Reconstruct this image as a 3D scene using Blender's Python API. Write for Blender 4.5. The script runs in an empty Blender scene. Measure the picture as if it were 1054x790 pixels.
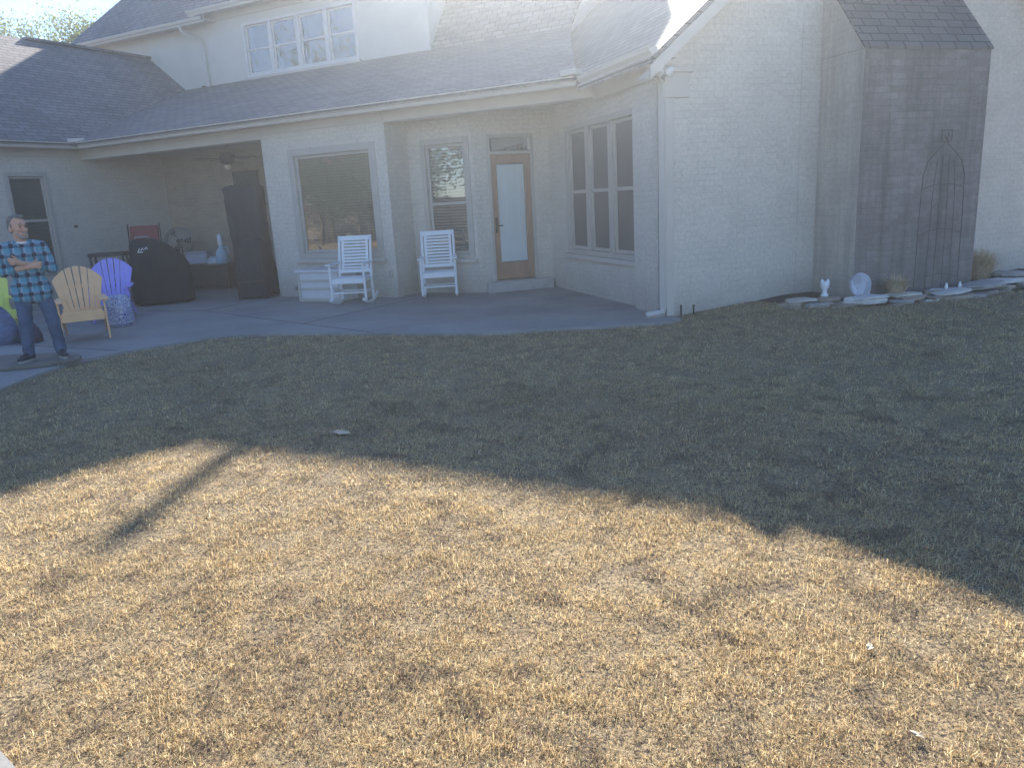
import bpy, bmesh, math, random
import numpy as np
from mathutils import Vector, Matrix, Euler
R = math.radians
random.seed(7)
rng = np.random.default_rng(11)
SC = bpy.context.scene
COL = SC.collection
S2 = 2 ** -.5
from mathutils import noise as mnoise

# ------------------------------------------------------------------ camera
cam_d = bpy.data.cameras.new('camera'); cam = bpy.data.objects.new('camera', cam_d); COL.objects.link(cam)
Fv = Vector((-0.4485, 0.8616, -0.2377)); Rv = Vector((0.8918, 0.4491, -0.0551)); Uv = Vector((-0.0593, 0.2367, 0.9698))
m = Matrix((Rv, Uv, -Fv)).transposed().to_4x4(); m.translation = (0, 0, 1.55)
cam.matrix_world = m
cam_d.sensor_width = 36; cam_d.lens = 775 / 1054 * 36; cam_d.clip_start = .05; cam_d.clip_end = 2000
SC.camera = cam
SC.render.resolution_x, SC.render.resolution_y = 1024, 767

# ------------------------------------------------------------------ light
SUN = Vector((-0.328, 0.820, 0.469)).normalized()
W = bpy.data.worlds.new('World'); SC.world = W; W.use_nodes = True
nt = W.node_tree; sky = nt.nodes.new('ShaderNodeTexSky'); sky.sky_type = 'NISHITA'; sky.sun_disc = False
sky.sun_elevation = math.asin(SUN.z); sky.sun_rotation = math.atan2(SUN.x, SUN.y)
sky.air_density = 1.0; sky.dust_density = .1; sky.ozone_density = 3.0
bg = nt.nodes['Background']; bg.inputs['Strength'].default_value = .072
tint = nt.nodes.new('ShaderNodeMix'); tint.data_type = 'RGBA'; tint.blend_type = 'MULTIPLY'; tint.inputs[0].default_value = 1
tint.inputs[7].default_value = (.86, .98, 1.18, 1)  # the phone's daylight balance leaves the open sky light this blue
nt.links.new(sky.outputs[0], tint.inputs[6]); nt.links.new(tint.outputs[2], bg.inputs[0])
sl = bpy.data.lights.new('sun', 'SUN'); sl.energy = 4.7; sl.angle = R(.7); sl.color = (1, .91, .79)
so = bpy.data.objects.new('sun', sl); COL.objects.link(so)
so.rotation_euler = (-SUN).to_track_quat('-Z', 'Y').to_euler(); so.location = SUN * 60
SC.view_settings.view_transform = 'Standard'; SC.view_settings.look = 'None'
SC.view_settings.exposure = 1.72; SC.view_settings.gamma = 1
GLARE_HAZE = .005

# ------------------------------------------------------------------ materials
def nodes(name):
    mt = bpy.data.materials.new(name); mt.use_nodes = True
    n = mt.node_tree.nodes; return mt, n, mt.node_tree.links, n['Principled BSDF']
def ramp(n, stops):
    r = n.new('ShaderNodeValToRGB'); e = r.color_ramp.elements
    while len(e) < len(stops): e.new(.5)
    for i, (p, c) in enumerate(stops): e[i].position = p; e[i].color = (*c, 1)
    return r
def coord(n, l, kind='Object', scale=(1, 1, 1), rot=(0, 0, 0)):
    t = n.new('ShaderNodeTexCoord'); mp = n.new('ShaderNodeMapping')
    mp.inputs['Scale'].default_value = scale; mp.inputs['Rotation'].default_value = rot
    l.new(t.outputs[kind], mp.inputs[0]); return mp.outputs[0]
def noise(n, l, vec, sc, det=4, rough=.6):
    t = n.new('ShaderNodeTexNoise'); t.inputs['Scale'].default_value = sc; t.inputs['Detail'].default_value = det
    t.inputs['Roughness'].default_value = rough; l.new(vec, t.inputs['Vector']); return t.outputs['Fac']
def bump(n, l, h, st, dist, prev=None):
    b = n.new('ShaderNodeBump'); b.inputs['Strength'].default_value = st; b.inputs['Distance'].default_value = dist
    l.new(h, b.inputs['Height'])
    if prev is not None: l.new(prev, b.inputs['Normal'])
    return b.outputs[0]
def mixc(n, l, f, a, b, mode='MIX'):
    x = n.new('ShaderNodeMix'); x.data_type = 'RGBA'; x.blend_type = mode
    for sock, v in ((0, f), (6, a), (7, b)):
        if isinstance(v, (int, float)): x.inputs[sock].default_value = v
        elif isinstance(v, tuple): x.inputs[sock].default_value = (*v, 1)
        else: l.new(v, x.inputs[sock])
    return x.outputs[2]
def plain(name, c, rough=.6, var=.15, sc=6, metal=0, bmp=.0, kind='Object', spec=.5, stretch=(1, 1, 1)):
    mt, n, l, p = nodes(name)
    v = coord(n, l, kind, stretch); f = noise(n, l, v, sc, 6, .65)
    d = tuple(x * (1 - var) for x in c); u = tuple(min(1, x * (1 + var)) for x in c)
    r = ramp(n, [(.3, d), (.7, u)]); l.new(f, r.inputs[0]); l.new(r.outputs[0], p.inputs['Base Color'])
    p.inputs['Roughness'].default_value = rough; p.inputs['Metallic'].default_value = metal
    p.inputs['Specular IOR Level'].default_value = spec
    if bmp: l.new(bump(n, l, noise(n, l, v, sc * 6, 4), bmp, .004), p.inputs['Normal'])
    return mt
def brickmat(name, c1, c2, mortar, stain, strength=.5, contrast=1.0, rowh=.075, bw=.23, streak=None):
    mt, n, l, p = nodes(name)
    v = coord(n, l, 'UV')
    wob = n.new('ShaderNodeTexNoise'); wob.inputs['Scale'].default_value = 3.5; l.new(v, wob.inputs['Vector'])
    vm = n.new('ShaderNodeVectorMath'); vm.operation = 'MULTIPLY_ADD'; l.new(wob.outputs['Color'], vm.inputs[0]); vm.inputs[1].default_value = (.02, .02, 0); l.new(v, vm.inputs[2])
    b = n.new('ShaderNodeTexBrick'); l.new(vm.outputs[0], b.inputs['Vector'])
    b.inputs['Scale'].default_value = 1; b.inputs['Brick Width'].default_value = bw; b.inputs['Row Height'].default_value = rowh
    b.inputs['Mortar Size'].default_value = .008; b.inputs['Mortar Smooth'].default_value = .6; b.inputs['Bias'].default_value = 0
    b.inputs['Color1'].default_value = (*c1, 1); b.inputs['Color2'].default_value = (*c2, 1); b.inputs['Mortar'].default_value = (*mortar, 1)
    big = noise(n, l, v, .9, 6, .7); fine = noise(n, l, v, 22, 6, .75)
    r = ramp(n, [(.38, (0, 0, 0)), (.72, (1, 1, 1))]); l.new(big, r.inputs[0])
    c = mixc(n, l, r.outputs[0], b.outputs['Color'], stain)
    # slurry: paint washes over the joints in places
    r2 = ramp(n, [(.42, (0, 0, 0)), (.6, (1, 1, 1))]); l.new(noise(n, l, v, 2.3, 5, .6), r2.inputs[0])
    m2 = n.new('ShaderNodeMath'); m2.operation = 'MULTIPLY'; l.new(r2.outputs[0], m2.inputs[0]); m2.inputs[1].default_value = .7 * contrast
    c = mixc(n, l, m2.outputs[0], c, c1)
    r3 = ramp(n, [(.3, (.80, .79, .78)), (.7, (1.08, 1.08, 1.08))]); l.new(fine, r3.inputs[0])
    c = mixc(n, l, 1.0, c, r3.outputs[0], 'MULTIPLY')
    if streak:
        mp_ = n.new('ShaderNodeMapping'); mp_.inputs['Scale'].default_value = (3.4, .28, 1); l.new(v, mp_.inputs[0])
        rs = ramp(n, [(.45, (0, 0, 0)), (.68, (1, 1, 1))]); l.new(noise(n, l, mp_.outputs[0], 1.6, 7, .7), rs.inputs[0])
        ms = n.new('ShaderNodeMath'); ms.operation = 'MULTIPLY'; ms.inputs[1].default_value = .75; l.new(rs.outputs[0], ms.inputs[0]); c = mixc(n, l, ms.outputs[0], c, streak)
    # splash grime near the ground
    sv = n.new('ShaderNodeSeparateXYZ'); l.new(v, sv.inputs[0]); gm = n.new('ShaderNodeMath'); gm.operation = 'MULTIPLY_ADD'; gm.inputs[1].default_value = -1.6; gm.inputs[2].default_value = .75; l.new(sv.outputs[1], gm.inputs[0])
    gn = n.new('ShaderNodeMath'); gn.operation = 'MULTIPLY'; gn.use_clamp = True; l.new(gm.outputs[0], gn.inputs[0]); l.new(noise(n, l, v, 4, 6, .75), gn.inputs[1])
    c = mixc(n, l, gn.outputs[0], c, (.22, .195, .165))
    l.new(c, p.inputs['Base Color']); p.inputs['Roughness'].default_value = .88; p.inputs['Specular IOR Level'].default_value = .25
    inv = n.new('ShaderNodeMath'); inv.operation = 'SUBTRACT'; inv.inputs[0].default_value = 1; l.new(b.outputs['Fac'], inv.inputs[1])
    nb = bump(n, l, inv.outputs[0], strength, .006); nb = bump(n, l, fine, .5, .01, nb)
    l.new(nb, p.inputs['Normal']); return mt
def shinglemat(name, ca, cb, cc):
    mt, n, l, p = nodes(name)
    v = coord(n, l, 'UV')
    b = n.new('ShaderNodeTexBrick'); l.new(v, b.inputs['Vector']); b.offset_frequency = 2; b.offset = .37
    b.inputs['Scale'].default_value = 1; b.inputs['Brick Width'].default_value = .26; b.inputs['Row Height'].default_value = .125
    b.inputs['Mortar Size'].default_value = .009; b.inputs['Mortar Smooth'].default_value = .1; b.inputs['Bias'].default_value = 0
    b.inputs['Color1'].default_value = (0, 0, 0, 1); b.inputs['Color2'].default_value = (1, 1, 1, 1); b.inputs['Mortar'].default_value = (.5, .5, .5, 1)
    r = ramp(n, [(0, ca), (.5, cb), (1, cc)]); l.new(b.outputs['Color'], r.inputs[0])
    gr = noise(n, l, v, 60, 3, .7); r4 = ramp(n, [(.3, (.7, .7, .7)), (.7, (1.25, 1.25, 1.25))]); l.new(gr, r4.inputs[0])
    c = mixc(n, l, 1.0, r.outputs[0], r4.outputs[0], 'MULTIPLY')
    c = mixc(n, l, b.outputs['Fac'], c, (.03, .03, .032))  # shade in the gaps between shingles is put into the joint colour
    bigr = ramp(n, [(.35, (.85, .85, .87)), (.7, (1.1, 1.08, 1.05))]); l.new(noise(n, l, v, .7, 4), bigr.inputs[0])
    c = mixc(n, l, 1.0, c, bigr.outputs[0], 'MULTIPLY')
    l.new(c, p.inputs['Base Color']); p.inputs['Roughness'].default_value = .75; p.inputs['Specular IOR Level'].default_value = .35
    sp = n.new('ShaderNodeSeparateXYZ'); l.new(v, sp.inputs[0])
    dv = n.new('ShaderNodeMath'); dv.operation = 'DIVIDE'; l.new(sp.outputs[1], dv.inputs[0]); dv.inputs[1].default_value = .125
    fr = n.new('ShaderNodeMath'); fr.operation = 'FRACT'; l.new(dv.outputs[0], fr.inputs[0])
    iv = n.new('ShaderNodeMath'); iv.operation = 'SUBTRACT'; iv.inputs[0].default_value = 1; l.new(fr.outputs[0], iv.inputs[1])
    nb = bump(n, l, iv.outputs[0], .9, .022); nb = bump(n, l, gr, .5, .004, nb); nb = bump(n, l, b.outputs['Color'], .6, .006, nb)
    l.new(nb, p.inputs['Normal']); return mt
def glassmat(name, base=.22, tint=(.8, .86, .88)):
    mt, n, l, p = nodes(name); n.remove(p)
    o = n['Material Output']; tr = n.new('ShaderNodeBsdfTransparent'); tr.inputs[0].default_value = (*tint, 1)
    gl = n.new('ShaderNodeBsdfGlossy'); gl.inputs['Roughness'].default_value = .015; gl.inputs[0].default_value = (.95, .97, 1, 1)
    fr = n.new('ShaderNodeFresnel'); fr.inputs[0].default_value = 1.5
    ad = n.new('ShaderNodeMath'); ad.operation = 'ADD'; ad.use_clamp = True; ad.inputs[1].default_value = base; l.new(fr.outputs[0], ad.inputs[0])
    v = coord(n, l); l.new(bump(n, l, noise(n, l, v, 1.6, 2), .05, .02), gl.inputs['Normal'])
    mx = n.new('ShaderNodeMixShader'); l.new(ad.outputs[0], mx.inputs[0]); l.new(tr.outputs[0], mx.inputs[1]); l.new(gl.outputs[0], mx.inputs[2])
    l.new(mx.outputs[0], o.inputs[0]); return mt

M = {}
M['wall'] = brickmat('painted_brick', (.66, .60, .52), (.61, .555, .48), (.56, .51, .44), (.58, .525, .455), .32)
M['chim'] = brickmat('weathered_brick', (.34, .295, .27), (.23, .20, .185), (.29, .26, .235), (.20, .175, .16), .8, .35, streak=(.13, .112, .10))
M['recess'] = brickmat('recess_brick', (.44, .36, .28), (.36, .29, .225), (.38, .32, .26), (.36, .30, .24), .5)  # darker, tan brick colour on the recess walls only
M['chimside'] = brickmat('painted_brick_streaked', (.60, .545, .475), (.54, .49, .425), (.48, .435, .38), (.50, .45, .39), .4, 1.0, streak=(.34, .30, .26))
M['stucco'] = plain('smooth_stucco', (.58, .545, .49), .9, .06, 1.3, bmp=.25, kind='UV', spec=.2)
M['trim'] = plain('painted_trim', (.54, .485, .42), .6, .05, 3)
M['gutter'] = plain('gutter_paint', (.56, .51, .45), .5, .05, 2)
M['vinyl'] = plain('window_frame_paint', (.46, .415, .36), .5, .05, 5)
M['upframe'] = plain('upper_frame_paint', (.62, .59, .57), .5, .05, 5)
M['white'] = plain('white_paint', (.80, .80, .79), .45, .04, 8)
M['roof'] = shinglemat('asphalt_shingle', (.15, .145, .145), (.19, .183, .18), (.235, .225, .215))
M['roofdk'] = shinglemat('dark_shingle', (.15, .13, .115), (.165, .145, .13), (.185, .165, .145))
M['glass'] = glassmat('window_glass', .20)
M['glass_big'] = glassmat('picture_window_glass', .20, (.75, .8, .8))
M['glass_up'] = glassmat('upper_window_glass', .17, (.6, .62, .7))
M['glass_tr'] = glassmat('dark_window_glass', .0, (.96, .98, .98))
M['screen'] = plain('solar_screen', (.085, .088, .095), .55, .06, 2, spec=.4)
M['blind'] = plain('blind_slats', (.42, .41, .38), .6, .05, 5)
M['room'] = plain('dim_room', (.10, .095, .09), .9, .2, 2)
M['curtain'] = plain('curtain_cloth', (.22, .21, .21), .9, .1, 3)
M['doorwood'] = plain('stained_door', (.33, .175, .11), .4, .2, 4, stretch=(3, 3, .4), bmp=.1)
M['doorblind'] = plain('door_blind', (.90, .90, .88), .5, .02, 5)
M['rust'] = plain('weathered_iron', (.10, .08, .07), .7, .3, 20)
M['metal'] = plain('dark_iron', (.035, .033, .032), .5, .3, 20, metal=.6)
M['steel'] = plain('grey_metal', (.30, .31, .33), .35, .2, 20, metal=.8)
M['ceiling'] = plain('porch_ceiling', (.42, .39, .35), .8, .06, 2)

# ------------------------------------------------------------------ mesh helpers
class Fr:  # local frame: u along a wall, d out of it, z up
    def __init__(s, o, u, n): s.o = Vector(o); s.u = Vector(u).normalized(); s.n = Vector(n).normalized()
    def __call__(s, u, d, z): return s.o + s.u * u + s.n * d + Vector((0, 0, z))
def auto_uv(me):
    uv = me.uv_layers.new(name='UVMap')
    for p in me.polygons:
        n = p.normal; z = Vector((0, 0, 1))
        t = z.cross(n)
        if t.length < .1: t = Vector((1, 0, 0))
        t.normalize(); b = n.cross(t)
        for li in p.loop_indices:
            co = me.vertices[me.loops[li].vertex_index].co
            uv.data[li].uv = (co.dot(t), co.dot(b))
class MB:
    def __init__(s): s.v = []; s.f = []; s.mi = []
    def add(s, vs, fs, mi=0):
        k = len(s.v); s.v += [Vector(v) for v in vs]; s.f += [tuple(k + i for i in f) for f in fs]; s.mi += [mi] * len(fs); return s
    def hexa(s, c, mi=0):  # 8 corners: bottom 4 ccw, top 4 ccw
        return s.add(c, [(0, 3, 2, 1), (4, 5, 6, 7), (0, 1, 5, 4), (1, 2, 6, 5), (2, 3, 7, 6), (3, 0, 4, 7)], mi)
    def box(s, x0, x1, y0, y1, z0, z1, mi=0, rot=None, piv=None):
        c = [Vector(p) for p in ((x0, y0, z0), (x1, y0, z0), (x1, y1, z0), (x0, y1, z0), (x0, y0, z1), (x1, y0, z1), (x1, y1, z1), (x0, y1, z1))]
        if rot is not None:
            mm = Euler(rot).to_matrix(); pv = Vector(piv) if piv else sum(c, Vector()) / 8
            c = [pv + mm @ (q - pv) for q in c]
        return s.hexa(c, mi)
    def fbox(s, fr, u0, u1, d0, d1, z0, z1, mi=0):
        c = [fr(u0, d1, z0), fr(u1, d1, z0), fr(u1, d0, z0), fr(u0, d0, z0), fr(u0, d1, z1), fr(u1, d1, z1), fr(u1, d0, z1), fr(u0, d0, z1)]
        return s.hexa(c, mi)
    def prism(s, pts, ext, mi=0):  # polygon pts extruded by vector ext
        n = len(pts); e = Vector(ext); pts = [Vector(p) for p in pts]
        return s.add(pts + [p + e for p in pts], [tuple(range(n))[::-1], tuple(range(n, 2 * n))] + [(i, (i + 1) % n, n + (i + 1) % n, n + i) for i in range(n)], mi)
    def tube(s, pts, r, seg=8, mi=0, cap=True):
        pts = [Vector(p) for p in pts]; n = len(pts); rs = r if isinstance(r, (list, tuple)) else [r] * n
        vs = []; up = None
        for i, p in enumerate(pts):
            t = (pts[min(i + 1, n - 1)] - pts[max(i - 1, 0)]).normalized()
            if up is None: up = t.orthogonal().normalized()
            up = (up - t * up.dot(t)).normalized(); b = t.cross(up)
            vs += [p + (up * math.cos(a) + b * math.sin(a)) * rs[i] for a in [2 * math.pi * k / seg for k in range(seg)]]
        fs = [(i * seg + k, i * seg + (k + 1) % seg, (i + 1) * seg + (k + 1) % seg, (i + 1) * seg + k) for i in range(n - 1) for k in range(seg)]
        if cap: fs += [tuple(range(seg))[::-1], tuple((n - 1) * seg + k for k in range(seg))]
        return s.add(vs, fs, mi)
    def loft(s, rings, mi=0, cap=True):
        n = len(rings[0]); vs = [v for r in rings for v in r]
        fs = [(i * n + k, i * n + (k + 1) % n, (i + 1) * n + (k + 1) % n, (i + 1) * n + k) for i in range(len(rings) - 1) for k in range(n)]
        if cap: fs += [tuple(range(n))[::-1], tuple((len(rings) - 1) * n + k for k in range(n))]
        return s.add(vs, fs, mi)
    def lathe(s, prof, c=(0, 0, 0), seg=24, mi=0):
        return s.loft([[Vector((c[0] + r * math.cos(a), c[1] + r * math.sin(a), c[2] + z)) for a in [2 * math.pi * k / seg for k in range(seg)]] for r, z in prof], mi)
    def build(s, name, mats, parent=None, org=(0, 0, 0), smooth=False, bevel=0, fix=True):
        me = bpy.data.meshes.new(name); o3 = Vector(org)
        me.from_pydata([v - o3 for v in s.v], [], s.f)
        mats = mats if isinstance(mats, (list, tuple)) else [mats]
        for mt in mats: me.materials.append(mt)
        me.polygons.foreach_set('material_index', s.mi)
        if fix:
            bm = bmesh.new(); bm.from_mesh(me); bmesh.ops.recalc_face_normals(bm, faces=bm.faces); bm.to_mesh(me); bm.free()
        me.update(); auto_uv(me)
        if smooth: me.polygons.foreach_set('use_smooth', [True] * len(me.polygons))
        o = bpy.data.objects.new(name, me); COL.objects.link(o)
        if parent is not None: o.parent = parent
        if bevel:
            b = o.modifiers.new('bevel', 'BEVEL'); b.width = bevel; b.segments = 2; b.limit_method = 'ANGLE'
        return o
def tag(o, label=None, cat=None, group=None, kind=None):
    for k, v in (('label', label), ('category', cat), ('group', group), ('kind', kind)):
        if v: o[k] = v
    return o
def empty(name, loc, rz, label, cat, group=None):
    o = bpy.data.objects.new(name, None); COL.objects.link(o); o.location = loc; o.rotation_euler = (0, 0, rz)
    o.empty_display_size = .2
    return tag(o, label, cat, group)
def copy_tree(o, parent=None):
    c = o.copy(); COL.objects.link(c); c.parent = parent
    for ch in list(o.children): copy_tree(ch, c)
    return c

# ------------------------------------------------------------------ ground
C = Vector((-2.6, 9.36, 0)); G = Vector((S2, S2, 0)); T = Vector((-S2, S2, 0))
def gs(x, y):  # coordinates along gable wall and out from it
    dx = x - C.x; dy = y - C.y
    return (dx + dy) * S2, (dx - dy) * S2
def rise(x, y):
    s_, o_ = gs(x, y)
    a = np.clip((s_ + .3) / 1.6, 0, 1); a = a * a * (3 - 2 * a)
    b = np.clip((2.6 - o_) / 2.0, 0, 1); b = b * b * (3 - 2 * b)
    return .10 * a * b
def lawn_h(x, y):
    return -.035 + rise(x, y) + .006 * np.sin(x * 2.1 + 1) * np.cos(y * 1.7) + .004 * np.sin(x * 5 + y * 4)

mt, n, l, p = nodes('soil_and_thatch')
v = coord(n, l); f1 = noise(n, l, v, 5, 8, .7); f2 = noise(n, l, v, 70, 5, .7)
r = ramp(n, [(.40, (.045, .033, .025)), (.49, (.31, .235, .135)), (.72, (.50, .39, .23))]); l.new(f2, r.inputs[0])
r2 = ramp(n, [(.35, (.7, .7, .7)), (.65, (1.1, 1.1, 1.05))]); l.new(f1, r2.inputs[0])
l.new(mixc(n, l, 1.0, r.outputs[0], r2.outputs[0], 'MULTIPLY'), p.inputs['Base Color']); p.inputs['Roughness'].default_value = .95
l.new(bump(n, l, f2, .8, .02), p.inputs['Normal']); M['soil'] = mt

def grid_ground():
    xs = np.concatenate([[-50, -40, -30, -20], np.arange(-14, 8.01, .25), [14, 20, 30, 40]])
    ys = np.concatenate([[-40, -30, -20, -12, -4], np.arange(-1, 14.01, .25), [18, 23, 29, 35]])
    X, Y = np.meshgrid(xs, ys); Z = lawn_h(X, Y)
    Z[(X < -14) | (X > 8) | (Y < -1) | (Y > 14)] = -.04
    vs = np.stack([X, Y, Z], -1).reshape(-1, 3); nx = len(xs)
    fs = [(j * nx + i, j * nx + i + 1, (j + 1) * nx + i + 1, (j + 1) * nx + i) for j in range(len(ys) - 1) for i in range(nx - 1)]
    b = MB(); b.add([tuple(q) for q in vs], fs); return b.build('lawn_soil', M['soil'], fix=False, smooth=True)
tag(grid_ground(), kind='structure')

# patio: concrete slab; curved front edge read off the photograph
mt, n, l, p = nodes('patio_concrete')
v = coord(n, l); f1 = noise(n, l, v, .8, 7, .65); f2 = noise(n, l, v, 40, 4, .6)
r = ramp(n, [(.3, (.20, .195, .185)), (.5, (.275, .265, .25)), (.72, (.35, .335, .315))]); l.new(f1, r.inputs[0])
r2 = ramp(n, [(.3, (.88, .88, .88)), (.7, (1.08, 1.08, 1.08))]); l.new(f2, r2.inputs[0])
c = mixc(n, l, 1.0, r.outputs[0], r2.outputs[0], 'MULTIPLY')
l.new(c, p.inputs['Base Color']); p.inputs['Roughness'].default_value = .8; l.new(bump(n, l, f2, .25, .004), p.inputs['Normal']); M['concrete'] = mt
edge = [(-7.3, 2.6), (-7.62, 3.4), (-7.92, 4.16), (-8.25, 4.75), (-8.5, 5.35), (-8.45, 5.9), (-8.25, 6.5), (-8.0, 6.98), (-7.5, 7.3), (-6.7, 7.5), (-5.6, 7.65), (-4.42, 7.9), (-3.4, 8.4), (-2.62, 8.85), (-2.35, 9.15)]
def smooth_edge(e, k=6):
    out = []
    for i in range(len(e) - 1):
        p0 = Vector(e[max(i - 1, 0)]); p1 = Vector(e[i]); p2 = Vector(e[i + 1]); p3 = Vector(e[min(i + 2, len(e) - 1)])
        for j in range(k):
            t = j / k
            out.append(.5 * ((2 * p1) + (p2 - p0) * t + (2 * p0 - 5 * p1 + 4 * p2 - p3) * t * t + (3 * p1 - p0 - 3 * p2 + p3) * t ** 3))
    out.append(Vector(e[-1])); return out
E_ = smooth_edge(edge)
outline = [(p.x, p.y) for p in E_] + [(-2.7, 9.6), (-4.5, 12.6), (-5.2, 13.2), (-9.0, 13.2), (-16.0, 13.2), (-16.0, 2.6)]
b = MB(); b.prism([(x, y, -.16) for x, y in outline], (0, 0, .16))
tag(b.build('patio', M['concrete']), kind='structure')
# control joints cut in the slab
b = MB()
def strip(b, p, q, w, z0, z1):
    p = Vector((*p, 0)); q = Vector((*q, 0)); d = (q - p).normalized(); nn = Vector((-d.y, d.x, 0)) * w / 2
    b.hexa([p - nn + Vector((0, 0, z0)), q - nn + Vector((0, 0, z0)), q + nn + Vector((0, 0, z0)), p + nn + Vector((0, 0, z0)),
            p - nn + Vector((0, 0, z1)), q - nn + Vector((0, 0, z1)), q + nn + Vector((0, 0, z1)), p + nn + Vector((0, 0, z1))])
for p_, q_ in (((-10.47, 8.95), (-5.9, 7.62)), ((-15.5, 8.6), (-10.47, 8.95)), ((-10.47, 8.95), (-10.47, 10.7)), ((-7.5, 8.1), (-7.3, 10.7)), ((-12.9, 3.0), (-12.4, 8.8)), ((-13, 5.9), (-8.6, 5.95))):
    strip(b, p_, q_, .012, -.004, .003)
tag(b.build('patio_joints', plain('joint_filler', (.07, .065, .06), .9)), kind='structure')
# little corner of concrete path at the lower left of the picture
b = MB(); pc = smooth_edge([(-2.2, .0), (-2.18, .55), (-2.17, .93), (-2.40, 1.03), (-2.9, 1.10), (-4.2, 1.2)], 4)
b.prism([(q.x, q.y, -.12) for q in pc] + [(-4.2, 0, -.12)], (0, 0, .105)); tag(b.build('garden_path', M['concrete']), kind='structure')

# ------------------------------------------------------------------ grass
def inside(poly, x, y):
    r_ = np.zeros(x.shape, bool); n_ = len(poly)
    for i in range(n_):
        x0, y0 = poly[i]; x1, y1 = poly[(i + 1) % n_]
        if y0 == y1: continue
        c_ = ((y0 > y) != (y1 > y)) & (x < (x1 - x0) * (y - y0) / (y1 - y0) + x0); r_ ^= c_
    return r_
def vnoise(x, y, sc, seed):
    g = np.random.default_rng(seed).random((64, 64)); X = x * sc; Y = y * sc
    i = np.floor(X).astype(int); j = np.floor(Y).astype(int); fx = X - i; fy = Y - j
    fx = fx * fx * (3 - 2 * fx); fy = fy * fy * (3 - 2 * fy); a = lambda p, q: g[p % 64, q % 64]
    return (a(i, j) * (1 - fx) + a(i + 1, j) * fx) * (1 - fy) + (a(i, j + 1) * (1 - fx) + a(i + 1, j + 1) * fx) * fy
def scatter():
    P = []
    for d0, d1, dens, wd, hh in ((1.2, 2.6, 62000, .0021, .026), (2.6, 4.0, 44000, .0025, .026), (4.0, 6.5, 20000, .0036, .026), (6.5, 10, 8000, .0052, .027), (10, 15, 3200, .008, .028)):
        half = R(46); area = half * (d1 * d1 - d0 * d0); n_ = int(area * dens)
        nt_ = max(1, n_ // 22)
        a = R(-27.5) + (rng.random(nt_) * 2 - 1) * half; d = np.sqrt(d0 * d0 + rng.random(nt_) * (d1 * d1 - d0 * d0))
        tx = np.sin(a) * d; ty = np.cos(a) * d; ti = rng.integers(0, nt_, n_); sg = .013 + .004 * d0
        ox = rng.normal(0, sg, n_); oy = rng.normal(0, sg, n_); x = tx[ti] + ox; y = ty[ti] + oy; ang = np.arctan2(oy, ox); tb = rng.random(nt_)[ti]
        s_, o_ = gs(x, y); t_ = -o_
        wob = .075; ok = ~inside(outline, x + (vnoise(x, y, 9, 41) - .5) * wob + wob * .3, y + (vnoise(x, y, 11, 42) - .5) * wob + wob * .4) & ~inside([(q.x, q.y) for q in pc] + [(-4.2, 0)], x, y)
        ok &= (o_ > .03) | (s_ < 0)
        bed = (s_ > 1.55) & (o_ < 1.25 - .55 * np.exp(-(s_ - 1.5) ** 2 * 3)) & (s_ < 7)
        ok &= ~bed
        cl = vnoise(x, y, 6, 3) * .5 + vnoise(x, y, 19, 4) * .5
        ok &= rng.random(n_) < np.clip((cl - .18) * 4.5, .5, 1)
        x = x[ok]; y = y[ok]; k = len(x); ang = ang[ok]; tb = tb[ok]
        P.append(np.stack([x, y, np.full(k, wd), hh * (.55 + .9 * rng.random(k)) * (.25 + .8 * cl[ok] + .65 * tb), ang, tb], 1))
    # trimmed overhanging fringe along the patio edge
    return np.concatenate(P)
P = scatter(); N = len(P)
x, y, wd, hh, ang, tb = P.T; z = lawn_h(x, y) - .004; z = np.where(inside(outline, x, y), np.maximum(z, -.012), z)
az = np.where(rng.random(N) < .6, ang + rng.normal(0, .7, N), rng.random(N) * 6.283); lean = np.where(rng.random(N) < .4, rng.normal(1.42, .15, N), np.abs(rng.normal(.95, .5, N))); bend = rng.normal(.3, .9, N)
dx, dy = np.cos(az), np.sin(az); wx, wy = -dy, dx
tw = rng.random(N) * np.pi; wx2 = wx * np.cos(tw) ; wy2 = wy * np.cos(tw); wz2 = np.sin(tw) * .6
h1 = hh * .55; h2 = hh * .5
l2 = np.clip(lean + bend, -.8, 2.0)
c1 = np.stack([x + dx * h1 * np.sin(lean), y + dy * h1 * np.sin(lean), z + h1 * np.cos(lean).clip(.12)], 1)
c2 = c1 + np.stack([dx * h2 * np.sin(l2), dy * h2 * np.sin(l2), h2 * np.cos(l2).clip(-.35)], 1)
c0 = np.stack([x, y, z], 1); w0 = np.stack([wx, wy, wx * 0], 1) * wd[:, None] * .5; w1 = np.stack([wx2, wy2, wz2], 1) * wd[:, None] * .5
V = np.stack([c0 - w0, c0 + w0, c1 + w1, c1 - w1, c2], 1).reshape(-1, 3)
base = (np.arange(N) * 5)[:, None]
quad = (base + np.array([0, 1, 2, 3])); tri = base + np.array([3, 2, 4])
loops = np.concatenate([quad, tri], 1).reshape(-1)
ls = (np.arange(N) * 7)[:, None] + np.array([0, 4]); lt = np.tile([4, 3], N)
me = bpy.data.meshes.new('grass'); me.vertices.add(len(V)); me.loops.add(len(loops)); me.polygons.add(2 * N)
me.vertices.foreach_set('co', V.ravel()); me.loops.foreach_set('vertex_index', loops.astype(np.int32))
me.polygons.foreach_set('loop_start', ls.ravel().astype(np.int32))
try: me.polygons.foreach_set('loop_total', lt.astype(np.int32))
except Exception: pass
me.update(calc_edges=True)
pal = np.array([(.76, .59, .32), (.66, .48, .25), (.80, .69, .43), (.42, .29, .18), (.20, .155, .14), (.36, .34, .19), (.80, .71, .48)])
patch = vnoise(x, y, 1.1, 21) * .6 + vnoise(x, y, 3.1, 22) * .4
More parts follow.
